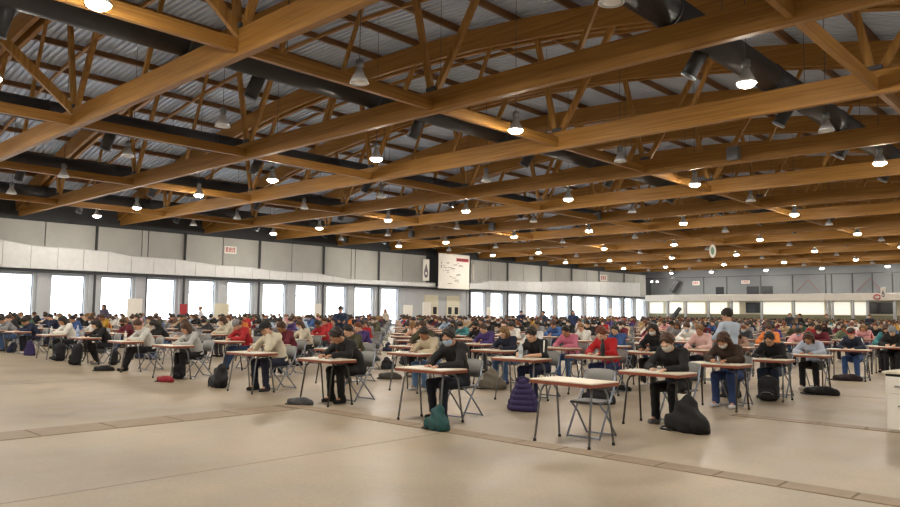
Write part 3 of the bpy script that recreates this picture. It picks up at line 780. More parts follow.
# ------------------------------------------------------------------ desk, chair, small things
TW, TD, TH = .90, .52, .73
d_top = MB().bbox(-TW/2, TW/2, -TD/2, TD/2, TH-.014, TH, .004).mesh('table_top', LAMIN)
e_ = MB(); e_.box(-TW/2-.002, TW/2+.002, -TD/2-.003, TD/2+.003, TH-.052, TH-.014); d_edge = e_.mesh('edge_band', EDGEM)
def leg_mesh(sx, sy, m): return MB().tube([(sx*.30, sy*.06, TH-.07), (sx*.345, sy*.12, TH-.085), (sx*.365, sy*.155, TH-.15), (sx*.39, sy*.235, .02)], .0135, 8).mesh('leg', m)
foot_me = MB().lathe([(.014, .035), (.018, .03), (.02, 0)], n=8).mesh('foot_cap', RUBBER)
LEGS = {m: [leg_mesh(sx, sy, mm) for sx in (-1, 1) for sy in (-1, 1)] for m, mm in (('grey', LEGM), ('dark', LEGD))}
barm = {m: [MB().tube([(sx*.30, -.09, TH-.068), (sx*.30, .09, TH-.068)], .012, 8).mesh('leg_bar', mm) for sx in (-1, 1)] for m, mm in (('grey', LEGM), ('dark', LEGD))}
full = MB()
def merged_desk():
    b = MB(); b.m = 0; b.bbox(-TW/2, TW/2, -TD/2, TD/2, TH-.014, TH, .004); b.m = 1; b.box(-TW/2, TW/2, -TD/2, TD/2, TH-.052, TH-.014); b.m = 2
    for sx in (-1, 1):
        for sy in (-1, 1): b.tube([(sx*.33, sy*.10, TH-.06), (sx*.39, sy*.235, 0)], .0135, 5)
    return b
desk_far = merged_desk().mesh('table', LAMIN, EDGEM, LEGM)
def desk(loc, rz, who, legs='grey', detail=2, label=None, group=None):
    t = empty('exam_desk', loc, rz); tag(t, label or f'pale folding desk of {who}', 'desk', group)
    link('table_top', d_top, t); link('edge_band', d_edge, t)
    for i, l in enumerate(LEGS[legs]):
        o = link('leg', l, t)
        if detail >= 2: sx, sy = ((-1, -1), (-1, 1), (1, -1), (1, 1))[i]; link('foot_cap', foot_me, o, (sx*.39, sy*.235, 0))
    if detail >= 2:
        for b in barm[legs]: link('leg_bar', b, t)
    return t
# folding chair at the sitter's place (seat centre y = .62)
def curved(y0, z0, z1, w, bow, th, tiltb):
    b = MB(); n = 9; vs = []
    for i in range(n):
        x = -w/2+w*i/(n-1); c = bow*(1-(2*x/w)**2); tp = z1-.03*(2*abs(x)/w)**4
        for z in (z0, (z0+tp)/2, tp):
            yy = y0+c+tiltb*(z-z0); vs += [(x, yy, z), (x, yy+th, z)]
    fs = []
    for i in range(n-1):
        o = 6*i; p = 6*(i+1)
        for k in (0, 2): fs += [(o+k, p+k, p+k+2, o+k+2), (o+k+1, o+k+3, p+k+3, p+k+1)]
        fs += [(o, o+1, p+1, p), (o+4, p+4, p+5, o+5)]
    fs += [(0, 2, 3, 1), (2, 4, 5, 3), (6*(n-1), 6*(n-1)+1, 6*(n-1)+3, 6*(n-1)+2), (6*(n-1)+2, 6*(n-1)+3, 6*(n-1)+5, 6*(n-1)+4)]
    b.add(vs, fs, True); return b
ch_back = curved(.80, .56, .82, .42, .035, .022, .12).mesh('backrest', PLAST)
ch_seat = MB().bbox(-.20, .20, .42, .80, .425, .45, .012).mesh('seat', PLASTD)
ch_par = []
for s in (-1, 1):
    ch_par.append(('upright', MB().tube([(s*.205, .85, .80), (s*.205, .80, .58), (s*.215, .66, .42), (s*.22, .40, .015)], .0125, 8).mesh('upright', CFRAME)))
    ch_par.append(('leg', MB().tube([(s*.19, .46, .43), (s*.195, .62, .30), (s*.20, .86, .015)], .0125, 8).mesh('leg', CFRAME)))
ch_par.append(('crossbar', MB().tube([(-.22, .41, .03), (.22, .41, .03)], .011, 8).mesh('crossbar', CFRAME)))
ch_par.append(('crossbar', MB().tube([(-.20, .85, .025), (.20, .85, .025)], .011, 8).mesh('crossbar', CFRAME)))
def chair(loc, rz, who, detail=2, label=None, group=None):
    t = empty('folding_chair', loc, rz); tag(t, label or f'grey folding chair under {who}', 'chair', group)
    link('seat', ch_seat, t); link('backrest', ch_back, t)
    for nme, m_ in ch_par: link(nme, m_, t)
    return t
sheet_me = MB().box(-.105, .105, -.148, .148, 0, .002).mesh('exam_paper', PAPER)
line_me = MB()
for i in range(9): line_me.box(-.085, .085-.05*(i % 3 == 2), .115-.026*i, .121-.026*i, .002, .0024)
line_me = line_me.mesh('printed_lines', INK)
def paper(p, rz, who, detail, group=None):
    o = link('exam_paper', sheet_me, None, p, (0, 0, rz)); tag(o, f'white sheet before {who}', 'paper', group)
    if detail >= 2: link('printed_lines', line_me, o)['kind'] = 'stuff'
bot_me = MB().lathe([(.005, 0), (.03, .002), (.032, .02), (.032, .13), (.024, .16), (.013, .185), (.013, .2)], n=14).mesh('bottle', PLAINC)
capm = MB().lathe([(.012, 0), (.016, .001), (.016, .02), (.012, .024)], n=12).mesh('cap', PLAINC)
labm = MB().lathe([(.0325, .06), (.0328, .062), (.0328, .108), (.0325, .11)], n=14).mesh('wrap', PLAINC)
def bottle(p, col, capc, label, group=None, s=1.0):
    b = empty('water_bottle', p); b.scale = (s,)*3; tag(b, label, 'bottle', group)
    link('bottle_body', bot_me, b, color=lin(col)); link('cap', capm, b, (0, 0, .2), color=lin(capc)); link('wrap', labm, b, color=tuple(v*.7 for v in lin(col)))

# bags
def bag_meshes():
    out = {}
    S = SDF((-.26, -.2, -.01), (.26, .22, .56), .011)          # upright backpack
    for s in (-1, 1): S.cap((s*.085, .02, .10), (s*.08, .03, .33), .10, .095, .04)
    S.cap((-.05, .03, .36), (.05, .03, .36), .09, .09, .05); S.cap((0, .02, .08), (0, .02, .3), .1, .1, .03); S.add(folds(.008, 22)); S.cut(lambda G: .004-G[..., 2]); out['upright'] = S
    S = SDF((-.36, -.28, -.01), (.36, .28, .46), .012)          # slumped backpack
    S.cap((-.14, -.02, .08), (.17, .0, .07), .10, .09, .05); S.cap((-.10, .04, .14), (-.04, .07, .31), .11, .075, .09); S.cap((.05, .04, .14), (-.01, .07, .27), .11, .08, .09); S.cap((.15, .03, .08), (.03, .06, .24), .09, .07, .08); S.add(folds(.018, 20)); S.add(folds(.008, 47)); S.cut(lambda G: .004-G[..., 2]); out['slumped'] = S
    S = SDF((-.4, -.28, -.01), (.4, .28, .24), .012)            # flat soft bag
    S.cap((-.2, 0, .05), (.2, .03, .05), .085, .075, .05); S.cap((-.05, -.05, .06), (.12, .06, .08), .08, .07, .05); S.add(folds(.012, 30)); S.cut(lambda G: .004-G[..., 2]); out['flat'] = S
    S = SDF((-.34, -.26, -.01), (.34, .26, .56), .011)          # quilted jacket heap
    for z, r, w in ((.05, .072, .20), (.13, .075, .18), (.21, .075, .15), (.29, .072, .12), (.37, .068, .08), (.44, .055, .04)): S.cap((-w, .02, z), (w, -.01, z), r, r, .012); S.cap((-w*.6, -.10+z*.12, z), (w*.7, -.08+z*.12, z), r*.8, r*.8, .012)
    S.add(folds(.005, 12)); S.cut(lambda G: .004-G[..., 2]); out['puffer'] = S
    return out
BAG = {k: to_mesh('bag_body', v.mesh(), CLOTH) for k, v in bag_meshes().items()}
S = SDF((-.2, -.2, 0), (.2, .02, .32), .011); S.cap((-.07, -.075, .08), (.07, -.075, .08), .06, .06, .03); S.cap((-.065, -.07, .18), (.065, -.07, .18), .05, .05, .04); S.add(folds(.006, 26))
POCKET = to_mesh('pocket', S.mesh(), CLOTH)
strap_me = MB().tube([(-.05, .09, .40), (-.09, .17, .33), (-.10, .19, .2), (-.09, .14, .07)], .014, 6).mesh('strap', RUBBER)
strap2_me = MB().tube([(.05, .09, .40), (.09, .17, .33), (.10, .19, .2), (.09, .14, .07)], .014, 6).mesh('strap', RUBBER)
handle_me = MB().tube([(-.04, .05, .435), (-.03, .05, .475), (.03, .05, .475), (.04, .05, .435)], .009, 6).mesh('handle', RUBBER)
zip_me = MB().tube([(-.12, -.135, .13), (-.06, -.135, .17), (.06, -.135, .17), (.12, -.135, .13)], .005, 5).mesh('zip', METAL)
fstrap_me = MB().tube([(-.2, .06, .09), (-.3, .14, .03), (-.34, .0, .012), (-.25, -.12, .012), (-.1, -.12, .012)], .012, 6).mesh('strap', RUBBER)
def bag(p, kind, col, label, rz=0.0, s=1.0, cat='bag', name='backpack', group=None):
    b = empty(name, (p[0], p[1], 0), rz); b.scale = (s,)*3; tag(b, label, cat, group); link('bag_body' if cat == 'bag' else 'quilted_shell', BAG[kind], b, color=C_(col))
    if kind == 'upright':
        link('pocket', POCKET, b, color=tuple(v*.8 for v in C_(col))); link('strap', strap_me, b); link('strap', strap2_me, b); link('handle', handle_me, b); link('zip', zip_me, b)
    elif kind in ('slumped', 'flat'): link('strap', fstrap_me, b)
    elif kind == 'puffer': MB().tube([(-.1, -.03, .47), (0, .02, .5), (.1, -.02, .47)], .035, 8).build('collar', CLOTH, b, color=tuple(v*.7 for v in C_(col)))
    return b

# ------------------------------------------------------------------ seating plan
def gpos(i, j):
    x = -4.98-2.40*i; y = 7.45+2.16*j+.055*max(0, i-3)
    return x, y
over = {(0, 0): (-4.9, 7.35), (1, 0): (-7.26, 7.36), (2, 0): (-9.75, 7.46), (3, 0): (-12.1, 7.53),
        (0, 1): (-4.87, 9.34), (0, 2): (-5.05, 11.75), (0, 3): (-5.03, 13.7), (0, 4): (-5.05, 16.0), (0, 5): (-5.15, 19.4), (0, 6): (-4.87, 22.1),
        (1, 1): (-7.9, 10.25), (1, 2): (-7.5, 11.9), (1, 3): (-7.65, 14.1), (2, 1): (-10.2, 9.85), (2, 2): (-9.95, 12.0)}
for i, (px, py) in {4: (186, 344.5), 5: (138, 340.5), 6: (97, 337), 7: (62, 334.3), 8: (28, 331.2), 9: (8, 329)}.items():
    q = on_z(px, py, TH); over[(i, 0)] = (q[0], q[1]-.3)
seats = []
for i in range(0, 21):
    for j in range(0, 43):
        x, y = over.get((i, j), gpos(i, j))
        if (i, j) not in over: x += random.uniform(-.12, .12); y += random.uniform(-.14, .14)
        q = proj((x, y+.3, 1.1))
        if q[2] < 2 or q[0] < -12 or q[0] > 915: continue
        seats.append(dict(i=i, j=j, x=x, y=y, d=math.hypot(x, y), px=proj((x, y+.25, 1.13))))
seats.sort(key=lambda s: s['d'])
print('seats', len(seats))

# hand-described sitters
NAMED = {
 (1, 0): dict(pose='upright', top='black', trouser='161A2A', hair='bun', hc='dark', mask='A9C6E0', shoes='17171A', who='person in black coat with pale blue mask, hair up'),
 (2, 0): dict(pose='bend', top='black', trouser='121316', hair='short', hc='dark', shoes='141416', who='person all in black at the desk with grey bag before it'),
 (3, 0): dict(pose='cheek', top='cream', trouser='1B2036', hair='short', hc='dark', cap=('cap', 'black'), shoes='2A2A2C', who='person in cream jumper and black cap'),
 (4, 0): dict(pose='write', top='B9BAB8', trouser='17171B', hair='long', hc='brown', shoes='E8E6E2', who='person in light grey hoodie with long brown hair'),
 (5, 0): dict(pose='cross', top='CFCFCB', trouser='15151A', hair='short', hc='brown', shoes='19191C', who='person in pale grey hoodie stretching legs out'),
 (6, 0): dict(pose='tucked', top='black', trouser='1C1D22', hair='bob', hc='dark', shoes='8A8A88', who='person in black jacket with legs tucked back'),
 (7, 0): dict(pose='write', top='white', trouser='1E1F26', hair='long', hc='dark', shoes='30303A', who='person in white top behind two dark backpacks'),
 (8, 0): dict(pose='bend', top='navy', trouser='1D1F30', hair='short', hc='dark', shoes='D8D8D8', who='person in navy jumper beside the purple bag'),
 (9, 0): dict(pose='write', top='2A2A2E', trouser='6A6A60', hair='short', hc='brown', shoes='17171A', who='person in charcoal hoodie and khaki trousers'),
 (0, 1): dict(pose='write', top='black', trouser='131417', hair='short', hc='brown', mask='D8D2C8', shoes='77757A', who='masked person in black hoodie behind the dark jacket heap'),
 (0, 2): dict(pose='bend', top='3A2A20', trouser='2C4272', hair='long', hc='brown', mask='E4E2DE', shoes='C9CBD0', who='masked person in brown coat and blue jeans'),
 (0, 3): dict(pose='write', top='151517', trouser='2A3850', hair='short', hc='dark', glasses=True, shoes='1C1C1E', who='person in black jacket, jeans and glasses'),
 (0, 4): dict(pose='bend', top='B9C3D6', trouser='121215', hair='bob', hc='brown', shoes='D5D2D0', who='person in pale blue shirt with head bowed low'),
 (0, 5): dict(pose='write', top='20273C', trouser='3C5C92', hair='short', hc='dark', shoes='DADADA', band='red', stripe=True, who='person in navy striped jumper and red headband'),
 (0, 6): dict(pose='write', top='1A1A1C', trouser='23252C', hair='short', hc='dark', cap=('beanie', 'grey'), who='person in black hoodie and grey beanie'),
 (1, 1): dict(pose='write', top='16181D', trouser='1A2244', hair='short', hc='dark', stripe=True, tee=True, who='person in black sports top with white shoulder stripes'),
 (1, 2): dict(pose='write', top='BE1F26', trouser='2A3A6A', hair='short', hc='auburn', who='person in bright red sweatshirt with auburn hair'),
 (1, 3): dict(pose='upright', top='17181B', trouser='17181B', hair='long', hc='dark', mask='E4E2DE', shoes='E2E2E2', who='masked person in black with long dark hair and white shoes'),
 (2, 1): dict(pose='write', top='C8BBA0', trouser='5E7FA8', hair='short', hc='dark', who='person in beige jumper and pale jeans'),
}
MATCH = [  # pixel of the head, look
 ((499, 331), dict(top='1E2338', hair='bob', hc='fair', who='person in navy jumper with fair hair')), ((485, 329), dict(top='purple', hair='short', hc='brown')),
 ((472, 326), dict(top='black', hair='short', hc='dark')), ((577, 327), dict(top='white', hair='short', hc='fair')), ((660, 332), dict(top='pink', hair='short', hc='dark')),
 ((687, 335), dict(top='E3BDB8', hair='short', hc='fair', who='person in pale pink plaid shirt')), ((633, 327), dict(top='E2C8A8', hair='short', hc='brown')), ((652, 322), dict(top='white', hair='bob', hc='brown')),
 ((772, 329), dict(top='orange', hair='short', hc='brown')), ((783, 332), dict(top='3B2B86', hair='short', hc='dark', who='person in violet jumper with dark hair')), ((808, 328), dict(top='red', hair='short', hc='dark')),
 ((228, 328), dict(top='red', hair='short', hc='brown', cap=('beanie', 'grey'), who='person in red hoodie and grey beanie')), ((348, 322), dict(top='orange', hair='long', hc='brown')), ((102, 322), dict(top='mustard', hair='short', hc='brown')),
 ((120, 322), dict(top='burgundy', hair='short', hc='brown')), ((312, 324), dict(top='red', hair='short', hc='dark')), ((295, 324), dict(top='cream', hair='bob', hc='brown')), ((345, 335), dict(top='olive', hair='short', hc='dark')),
 ((410, 330), dict(top='olive', hair='short', hc='brown')), ((400, 328), dict(top='E0B9A0', hair='long', hc='fair')), ((533, 330), dict(top='E8E8E8', hair='bob', hc='fair')), ((552, 332), dict(top='D07890', hair='short', hc='dark')),
 ((622, 326), dict(top='burgundy', hair='short', hc='dark')), ((845, 328), dict(top='6E7A60', hair='short', hc='brown')), ((862, 330), dict(top='pink', hair='long', hc='fair')), ((876, 332), dict(top='teal', hair='bob', hc='brown')),
 ((745, 335), dict(top='9A7A6A', hair='long', hc='brown')), ((720, 334), dict(top='black', hair='curly', hc='brown')), ((85, 325), dict(top='white', hair='short', hc='brown')), ((48, 325), dict(top='navy', hair='short', hc='dark')),
 ((455, 328), dict(top='teal', hair='short', hc='dark')), ((265, 328), dict(top='charcoal', hair='short', hc='dark')), ((205, 326), dict(top='charcoal', hair='short', hc='dark')), ((180, 324), dict(top='grey', hair='short', hc='brown')),
]
for s in seats:
    if (s['i'], s['j']) in NAMED: s['spec'] = NAMED[(s['i'], s['j'])]
for (hx, hy), sp in MATCH:
    c = [s for s in seats if 'spec' not in s and (s['i'], s['j']) != (0, 0)]
    b = min(c, key=lambda s: (s['px'][0]-hx)**2+((s['px'][1]-hy)*2.2)**2); b['spec'] = dict(sp)
wt = ['black']*24+['navy']*13+['charcoal']*9+['grey']*9+['white']*9+['cream']*5+['beige']*5+['red']*4+['burgundy']*4+['pink']*4+['light blue']*4+['blue']*6+['purple']*3+['green']*3+['teal']*2+['orange']*2+['olive']*3+['mustard']*1+['brown']*3
hk = ['short']*9+['long']*6+['bob']*3+['bun']*2+['tail']*2+['curly']*2; hcw = ['dark']*10+['brown']*9+['fair']*3+['auburn']*2
HN = {'short': 'short', 'long': 'long', 'bob': 'chin length', 'bun': 'tied up', 'tail': 'ponytailed', 'curly': 'curly'}
used = {}
NI = 300
for n, s in enumerate(seats):
    sp = dict(s.get('spec') or {}); hand_made = 'who' in sp
    if (s['i'], s['j']) == (0, 0): s['kind'] = 'vacant'; s['who'] = None; continue
    sp.setdefault('pose', random.choice(['write', 'write', 'bend', 'upright', 'cheek', 'cross', 'tucked'])); sp.setdefault('top', random.choice(wt)); sp.setdefault('hair', random.choice(hk)); sp.setdefault('hc', random.choice(hcw))
    sp.setdefault('trouser', random.choice(TRC)); sp.setdefault('skin', random.choice(SK)); sp.setdefault('shoes', random.choice(['1C1C1E', '1C1C1E', 'DCDAD6', '6A6A6C']))
    if not hand_made and random.random() < .45: sp['mask'] = random.choice(['E2E2E0', 'A9C6E0', 'D9DDE2', '26262A'])
    if not hand_made:
        m_ = sp.get('mask'); tc = {'E2C8A8': 'tan', 'E0B9A0': 'peach', 'E8E8E8': 'white', 'D07890': 'rose', '6E7A60': 'sage', '9A7A6A': 'mauve brown'}.get(sp['top'], sp['top'])
        mw = '' if not m_ else {'26262A': 'black masked '}.get(m_, 'blue masked ' if m_ == 'A9C6E0' else 'masked ')
        sp['who'] = f"{mw}person in {tc} top with {HN[sp['hair']]} {sp['hc']} hair"
    s['sp'] = sp; s['who'] = sp['who']
# the nearest 300 as individuals
ind = seats[:NI+1]; far = seats[NI+1:]
for n, s in enumerate(ind):
    det = 2 if n < 46 else 1
    x, y = s['x'], s['y']; rz = random.uniform(-.05, .05); legs = 'dark' if random.random() < .4 else 'grey'
    if s.get('who') is None:
        rz = -.06
        desk((x, y, 0), rz, '', 'grey', 2, label='empty pale topped folding desk with a vacant chair'); chair((x-.03, y-.12, 0), rz+.12, '', 2, label='empty grey folding chair pushed in at the unused desk'); continue
    who = s['who']; sp = {k: v for k, v in s['sp'].items()}; sp.pop('who')
    grp = lambda w: f'{w} of {who}'
    desk((x, y, 0), rz, who, legs, det, group=grp('desks')); chair((x, y+.02, 0), rz+random.uniform(-.04, .04), who, det, group=grp('chairs'))
    person((x, y, 0), rz, who=who, detail=det, scale=random.uniform(.96, 1.04), group='seated '+who, **sp)
    paper((x+random.uniform(-.06, .0), y+random.uniform(-.08, -.02), TH+.0005), rz+random.uniform(-.3, .3), who, det, grp('sheets'))
    if n < 160 and random.random() < .55: 
        o = link('exam_paper', sheet_me, None, (x+random.choice((-1, 1))*.3, y-.06, TH+.0005), (0, 0, rz+random.uniform(-.2, .2))); tag(o, f'spare sheet near {who}', 'paper', 'spare '+grp('sheets'))
    if n > 22 and n < 200 and random.random() < .3:
        cc = random.choice((('B9C9D6', 'DDE6EE', 'clear'), ('B02A30', '222222', 'red'), ('2C2C30', '111111', 'black'), ('3C7F85', '222222', 'teal'), ('E6E6E6', '2A4A8A', 'white')))
        bottle((x+random.choice((-.36, .36)), y-.15, TH+.0005), cc[0], cc[1], f'{cc[2]} bottle before {who}', f'{cc[2]} bottles of {who}')
    if n > 22 and n < 150 and random.random() < .45:
        c = random.choice(('black', 'black', 'charcoal', 'navy', 'grey', 'burgundy')); kd = random.choice(('upright', 'slumped', 'flat'))
        bag((x+random.choice((-.72, .72)), y+random.uniform(.0, .5)), kd, c, f'{c} {dict(upright="upright backpack", slumped="slumped backpack", flat="flat bag")[kd]} beside {who}', random.uniform(-1, 1), .9, group=f'{c} {kd} bags beside {who}')
# foreground belongings
def gp(px, py): return on_z(px, py, 0)
def bagpx(px, py, *a, **k): q = gp(px, py); return bag((q[0], q[1]), *a, **k)
bagpx(436, 430, 'slumped', '1F4A4A', 'teal green backpack on the floor before the blue masked sitter in black coat', -.3, .82)
bagpx(300, 405, 'flat', '4A4C50', 'dark grey soft bag flat on the floor before the all black sitter', .4, .8)
bagpx(217, 387, 'slumped', 'black', 'black backpack slumped beside the feet of the sitter in black cap', -.4, 1.15)
bagpx(165, 382, 'flat', '8E2430', 'red soft bag on the floor before the long haired grey hoodie sitter', .1, .85)
bagpx(178, 379, 'upright', '17171B', 'small black rucksack behind the red soft bag', .5, .7)
bagpx(104, 371, 'flat', 'black', 'black flat bag on the floor before the sitter with tucked legs', .6, .9)
bagpx(75, 365, 'upright', '1E2026', 'dark backpack leaning to one side before the white top sitter', -.4, 1.25)
bagpx(58, 361, 'upright', '17181E', 'black upright backpack standing next to a leaning dark one', .2, 1.15)
bagpx(30, 355.5, 'puffer', '2F2454', 'purple patterned bag on the floor before the navy jumper sitter', .2, .95)
bagpx(523, 411, 'puffer', '352C56', 'purple quilted jacket heaped on the floor by the striped sports top sitter', .25, 1.0, cat='jacket', name='quilted_jacket')
bagpx(598, 404, 'slumped', 'black', 'black backpack on the floor behind the vacant chair', .3, 1.05)
bagpx(686, 432, 'slumped', '121214', 'black jacket heaped over a bag before the masked black hoodie sitter', -.3, 1.2)
bagpx(768, 401, 'upright', '1A1A1D', 'black backpack standing before the sitter with glasses', .15, .95)
bagpx(822, 395, 'flat', '151517', 'black soft bag on the floor before the pale blue shirt sitter', .1, 1.1)
bagpx(848, 381, 'flat', '2A1E22', 'dark brown soft bag on the floor before the red headband sitter', .1, 1.1)
bagpx(372, 361, 'flat', '5C5F60', 'grey bag lying on the open floor behind the all black sitter', .2, 1.0)
bagpx(388, 369, 'slumped', '2E3036', 'charcoal slumped backpack beside a grey bag on open floor', 1.2, .8)
bagpx(390, 379, 'flat', '46433E', 'brown grey flat bag on the open floor near the beige jumper sitter', .3, 1.0)
bagpx(492, 389, 'slumped', '6E675C', 'taupe backpack on the floor under the fair haired navy jumper sitter', .4, 1.05)
bagpx(620, 391, 'flat', '17171A', 'black flat bag on the floor beside the red sweatshirt sitter', .4, .8)
q = over[(1, 1)]; bottle((q[0]+.06, q[1]-.1, TH+.0005), 'C9D4DC', 'EEF2F5', 'clear plastic water bottle on the desk of the striped sports top sitter', s=1.25)
q = over[(1, 2)]; bottle((q[0]+.24, q[1]-.05, TH+.0005), '26262A', '111113', 'black flask on the desk of the red sweatshirt sitter', s=1.4)
q = over[(7, 0)]; bottle((q[0]+.3, q[1]-.1, TH+.0005), 'DDE3E8', 'C8D0D8', 'white bottle on the desk of the white top sitter', s=1.1)
q = over[(6, 0)]; bottle((q[0]-.3, q[1]-.1, TH+.0005), 'A9BCE0', 'C8D0D8', 'pale blue bottle on the desk of the sitter with tucked legs', s=1.4)
q = over[(5, 0)]; bottle((q[0]+.2, q[1]-.1, TH+.0005), 'E6E2DC', 'DDDDDD', 'white bottle on the desk of the pale grey hoodie sitter', s=1.1)
# pens in writing hands
pen_me = MB().tube([(0, 0, 0), (.012, .03, .05), (.03, .075, .125)], [.002, .0045, .0045], 6).mesh('pen', PLAINC)
for s in ind[1:16]:
    P = POSES[s['sp']['pose']]; w = P['wr0']; o = link('pen', pen_me, None, (s['x']+w[0]+.055, s['y']+w[1]-.10, TH+.003), color=lin(random.choice(('1E2A6A', '111111', '8A1E22')))); tag(o, f"pen held by {s['who']}", 'pen', 'pens of '+s['who'])

# ------------------------------------------------------------------ people on their feet
def stand_at(px, d, pose, rz, label, **k):
    v = ray(px, 330); v = v/np.hypot(v[0], v[1]); return person((v[0]*d, v[1]*d, 0), rz, pose, '', label=label, **k)
stand_at(729, 14.6, 'stand_bent', -1.9, 'person in pale blue shirt standing between the desk rows, seen from behind', top='C6D5EA', trouser='2A2C36', hair='short', hc='dark', scale=.98, shoes='222224')
stand_at(340, 28.0, 'stand_bent', 1.0, 'person in dark navy standing bent among the desks before the tall windows', top='2C3A52', trouser='22242C', scale=1.02, detail=1, hair='short', hc='dark')
stand_at(573, 42, 'stand', .6, 'person in blue top standing before the far tall windows', top='2C3D66', trouser='22242C', scale=1.02, detail=1, hair='long', hc='dark')
stand_at(544, 44, 'stand', -.6, 'person in charcoal standing near the far tall windows', top='3B4250', trouser='22242C', scale=1.0, detail=1, hair='short', hc='dark')
stand_at(521, 48, 'stand_bent', .9, 'person in navy stooping near the far tall windows', top='28304A', trouser='22242C', scale=1.0, detail=1, hair='short', hc='dark')
stand_at(103, 44, 'stand', .4, 'person in grey violet standing by the side windows', top='5A556A', trouser='33343C', scale=1.05, detail=1, hair='long', hc='brown')
stand_at(200, 46, 'stand', -.3, 'person in white standing by the side windows', top='D8D8DC', trouser='5A5C66', scale=1.03, detail=1, hair='short', hc='fair')
stand_at(790, 52, 'stand', .3, 'person in dark coat standing before the gallery columns', top='2C3038', trouser='1E1F24', scale=1.02, detail=1, hair='short', hc='dark')
stand_at(800.5, 50, 'stand', -.8, 'person in black standing beside another in front of the gallery', top='1A1A1D', trouser='1E1F24', scale=1.0, detail=1, hair='short', hc='brown')
stand_at(827, 55, 'stand', .2, 'person in olive top standing by a gallery column', top='6A6450', trouser='2E2E30', scale=1.0, detail=1, hair='short', hc='brown')
stand_at(870, 56, 'stand', .2, 'person in dark blue standing at the dark opening under the gallery', top='242A3A', trouser='2E2E30', scale=1.0, detail=1, hair='short', hc='dark')
stand_at(385, 50, 'stand', .2, 'person in pale top standing by the wall windows beside the doors', top='D0C4B8', trouser='2E2E30', scale=1.02, detail=1, hair='long', hc='brown')

# ------------------------------------------------------------------ far rows as uncountable crowd
SKC = [lin(c) for c in SK]
def low_person(key):
    b = body_sdf(key, .05).cut(lambda G: .7-G[..., 2]); t = top_sdf(key, .058); r = trouser_sdf(key, .07); P = POSES[key]
    out = []
    for S, tagn in ((b, 0), (t, 1), (r, 2)):
        V, Fq = S.mesh(); out.append((V, Fq, np.full(len(V), tagn)))
    S = SDF((-.2, -.2, -.36), (.2, .26, .22), .048); S.ell((0, .03, .045), (.098, .115, .105)); S.cap((0, .07, 0), (0, .09, -.12), .075, .06); V, Fq = S.mesh(); V = V@P['hR'].T+P['hc']; out.append((V, Fq, np.full(len(V), 3)))
    o = 0; Vs, Fs, Ts = [], [], []
    for V, Fq, T in out: Vs.append(V); Fs.append(Fq+o); Ts.append(T); o += len(V)
    return np.concatenate(Vs), np.concatenate(Fs), np.concatenate(Ts)
LOW = [low_person(k) for k in ('write', 'bend', 'cheek')]
AV, AF, AC, o = [], [], [], 0
for s in far:
    V, Fq, T = LOW[rng.integers(3)]; sp = s['sp']
    cols = np.array([random.choice(SKC), C_(sp['top']), C_(sp['trouser']), lin(HC[sp['hc']])]); sc_ = rng.uniform(.95, 1.06)
    AV.append(V*sc_+[s['x'], s['y'], 0]); AF.append(Fq+o); AC.append(cols[T]); o += len(V)
AV, AF, AC = np.concatenate(AV), np.concatenate(AF), np.concatenate(AC)
me = to_mesh('seated_crowd', (AV, AF), CROWD)
ca = me.color_attributes.new('Col', 'FLOAT_COLOR', 'POINT')
if len(me.vertices) == len(AC): ca.data.foreach_set('color', np.concatenate([AC, np.ones((len(AC), 1))], 1).astype(np.float32).ravel())
tag(link('seated_crowd', me), 'distant rows of people seated at exam desks', 'crowd', kind='stuff')
def multi(name, mb, mats_, label, cat):
    V0 = np.array(mb.v); V = np.concatenate([V0+[s['x'], s['y'], 0] for s in far]); n0 = len(V0); Fa = []; Mi = []
    for k in range(len(far)): Fa += [tuple(i+k*n0 for i in f) for f in mb.f]; Mi += mb.mi
    me = bpy.data.meshes.new(name); me.from_pydata(V.tolist(), [], Fa)
    for m_ in mats_: me.materials.append(m_)
    me.polygons.foreach_set('material_index', Mi); me.update(); tag(link(name, me), label, cat, kind='stuff')
b = merged_desk(); b.m = 3; b.box(-.15, .06, -.2, .1, TH+.001, TH+.003)
multi('far_desks', b, (LAMIN, EDGEM, LEGM, PAPER), 'distant rows of pale folding exam desks', 'desks')
b = MB(); b.m = 0; b.box(-.2, .2, .42, .8, .425, .45); b.box(-.21, .21, .83, .86, .56, .81)
b.m = 1
for s in (-1, 1): b.bar((s*.205, .85, .8), (s*.22, .40, 0), .025, .025); b.bar((s*.19, .46, .43), (s*.2, .86, 0), .025, .025)
multi('far_chairs', b, (PLAST, CFRAME), 'distant rows of grey folding chairs', 'chairs')

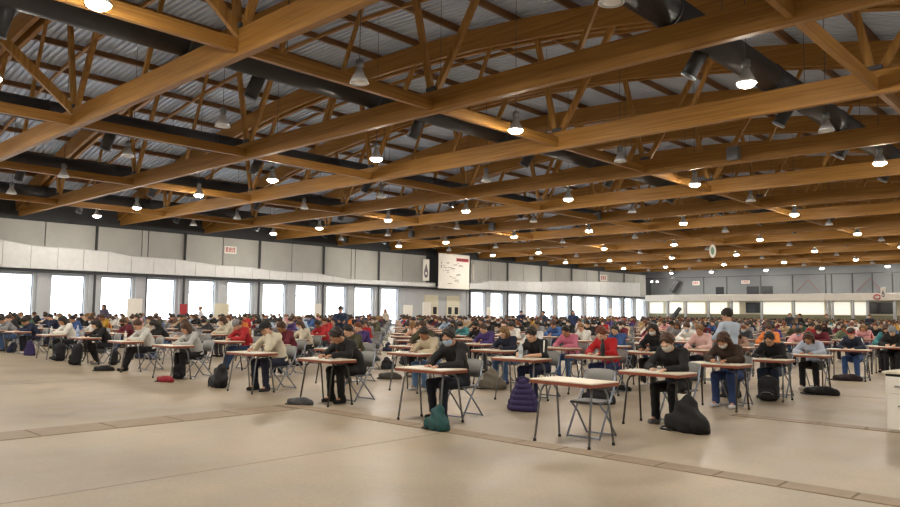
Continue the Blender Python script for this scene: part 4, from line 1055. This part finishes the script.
# ------------------------------------------------------------------ white counter at the right, screens by the window wall
q = on_z(887, 431, 0)
cb = empty('white_counter', (q[0], q[1], 0), -.12); tag(cb, 'white counter cabinet with drawer front and pale top by the drain strip', 'cabinet')
MB().bbox(0, 1.5, 0, .6, .0, .72, .01).build('carcass', WHITE, cb); MB().bbox(-.03, 1.53, -.03, .63, .755, .785, .006).build('worktop', CREAM, cb); MB().box(0, 1.5, .02, .6, .72, .756).build('dark_gap', RUBBER, cb)
dr = MB().bbox(.015, 1.485, -.018, 0, .50, .71, .006).build('drawer', WHITE, cb); MB().bbox(.12, .6, -.035, -.018, .585, .605, .004).build('handle', METAL, dr)
dr = MB().bbox(.015, .74, -.018, 0, .03, .49, .006).build('cabinet_door', WHITE, cb); MB().bbox(.15, .45, -.035, -.018, .33, .35, .004).build('handle', METAL, dr)
dr = MB().bbox(.76, 1.485, -.018, 0, .03, .49, .006).build('cabinet_door', WHITE, cb); MB().bbox(.95, 1.25, -.035, -.018, .33, .35, .004).build('handle', METAL, dr)
def screen(px, ptop, w, dist_x, m, label):
    p_ = on_x(px, ptop, WX+dist_x); t = empty('partition_screen', (p_[0], p_[1], 0), math.pi/2+.1); tag(t, label, 'partition')
    MB().bbox(-w/2, w/2, -.03, .03, .08, p_[2], .01).build('panel', m, t)
    for s in (-1, 1): MB().box(s*w*.45-.03, s*w*.45+.03, -.25, .25, 0, .08).build('foot', METAL, t)
screen(135, 298.5, 1.15, 3.0, WHITE, 'tall white partition screen between the side windows near the red board')
screen(183.7, 304, .62, 3.0, REDM, 'red display board standing by the side windows')
screen(318, 303.5, .8, 3.0, WHITE, 'white partition screen standing before the dark downpipe by the windows')
screen(408, 305, 1.4, 3.0, WHITE, 'low white partition screen next to the cream doors')
screen(427, 302, 1.3, 4.5, WHITE, 'white notice board standing before the left cream door')
screen(489, 307, .8, 3.0, WHITE, 'narrow white partition screen right of the hanging banner')
screen(610.5, 308.5, .9, 3.0, WHITE, 'white partition screen near the gallery end of the windows')
screen(222, 303.5, 1.4, 2.5, CREAM, 'cream partition screen leaning near the red board')
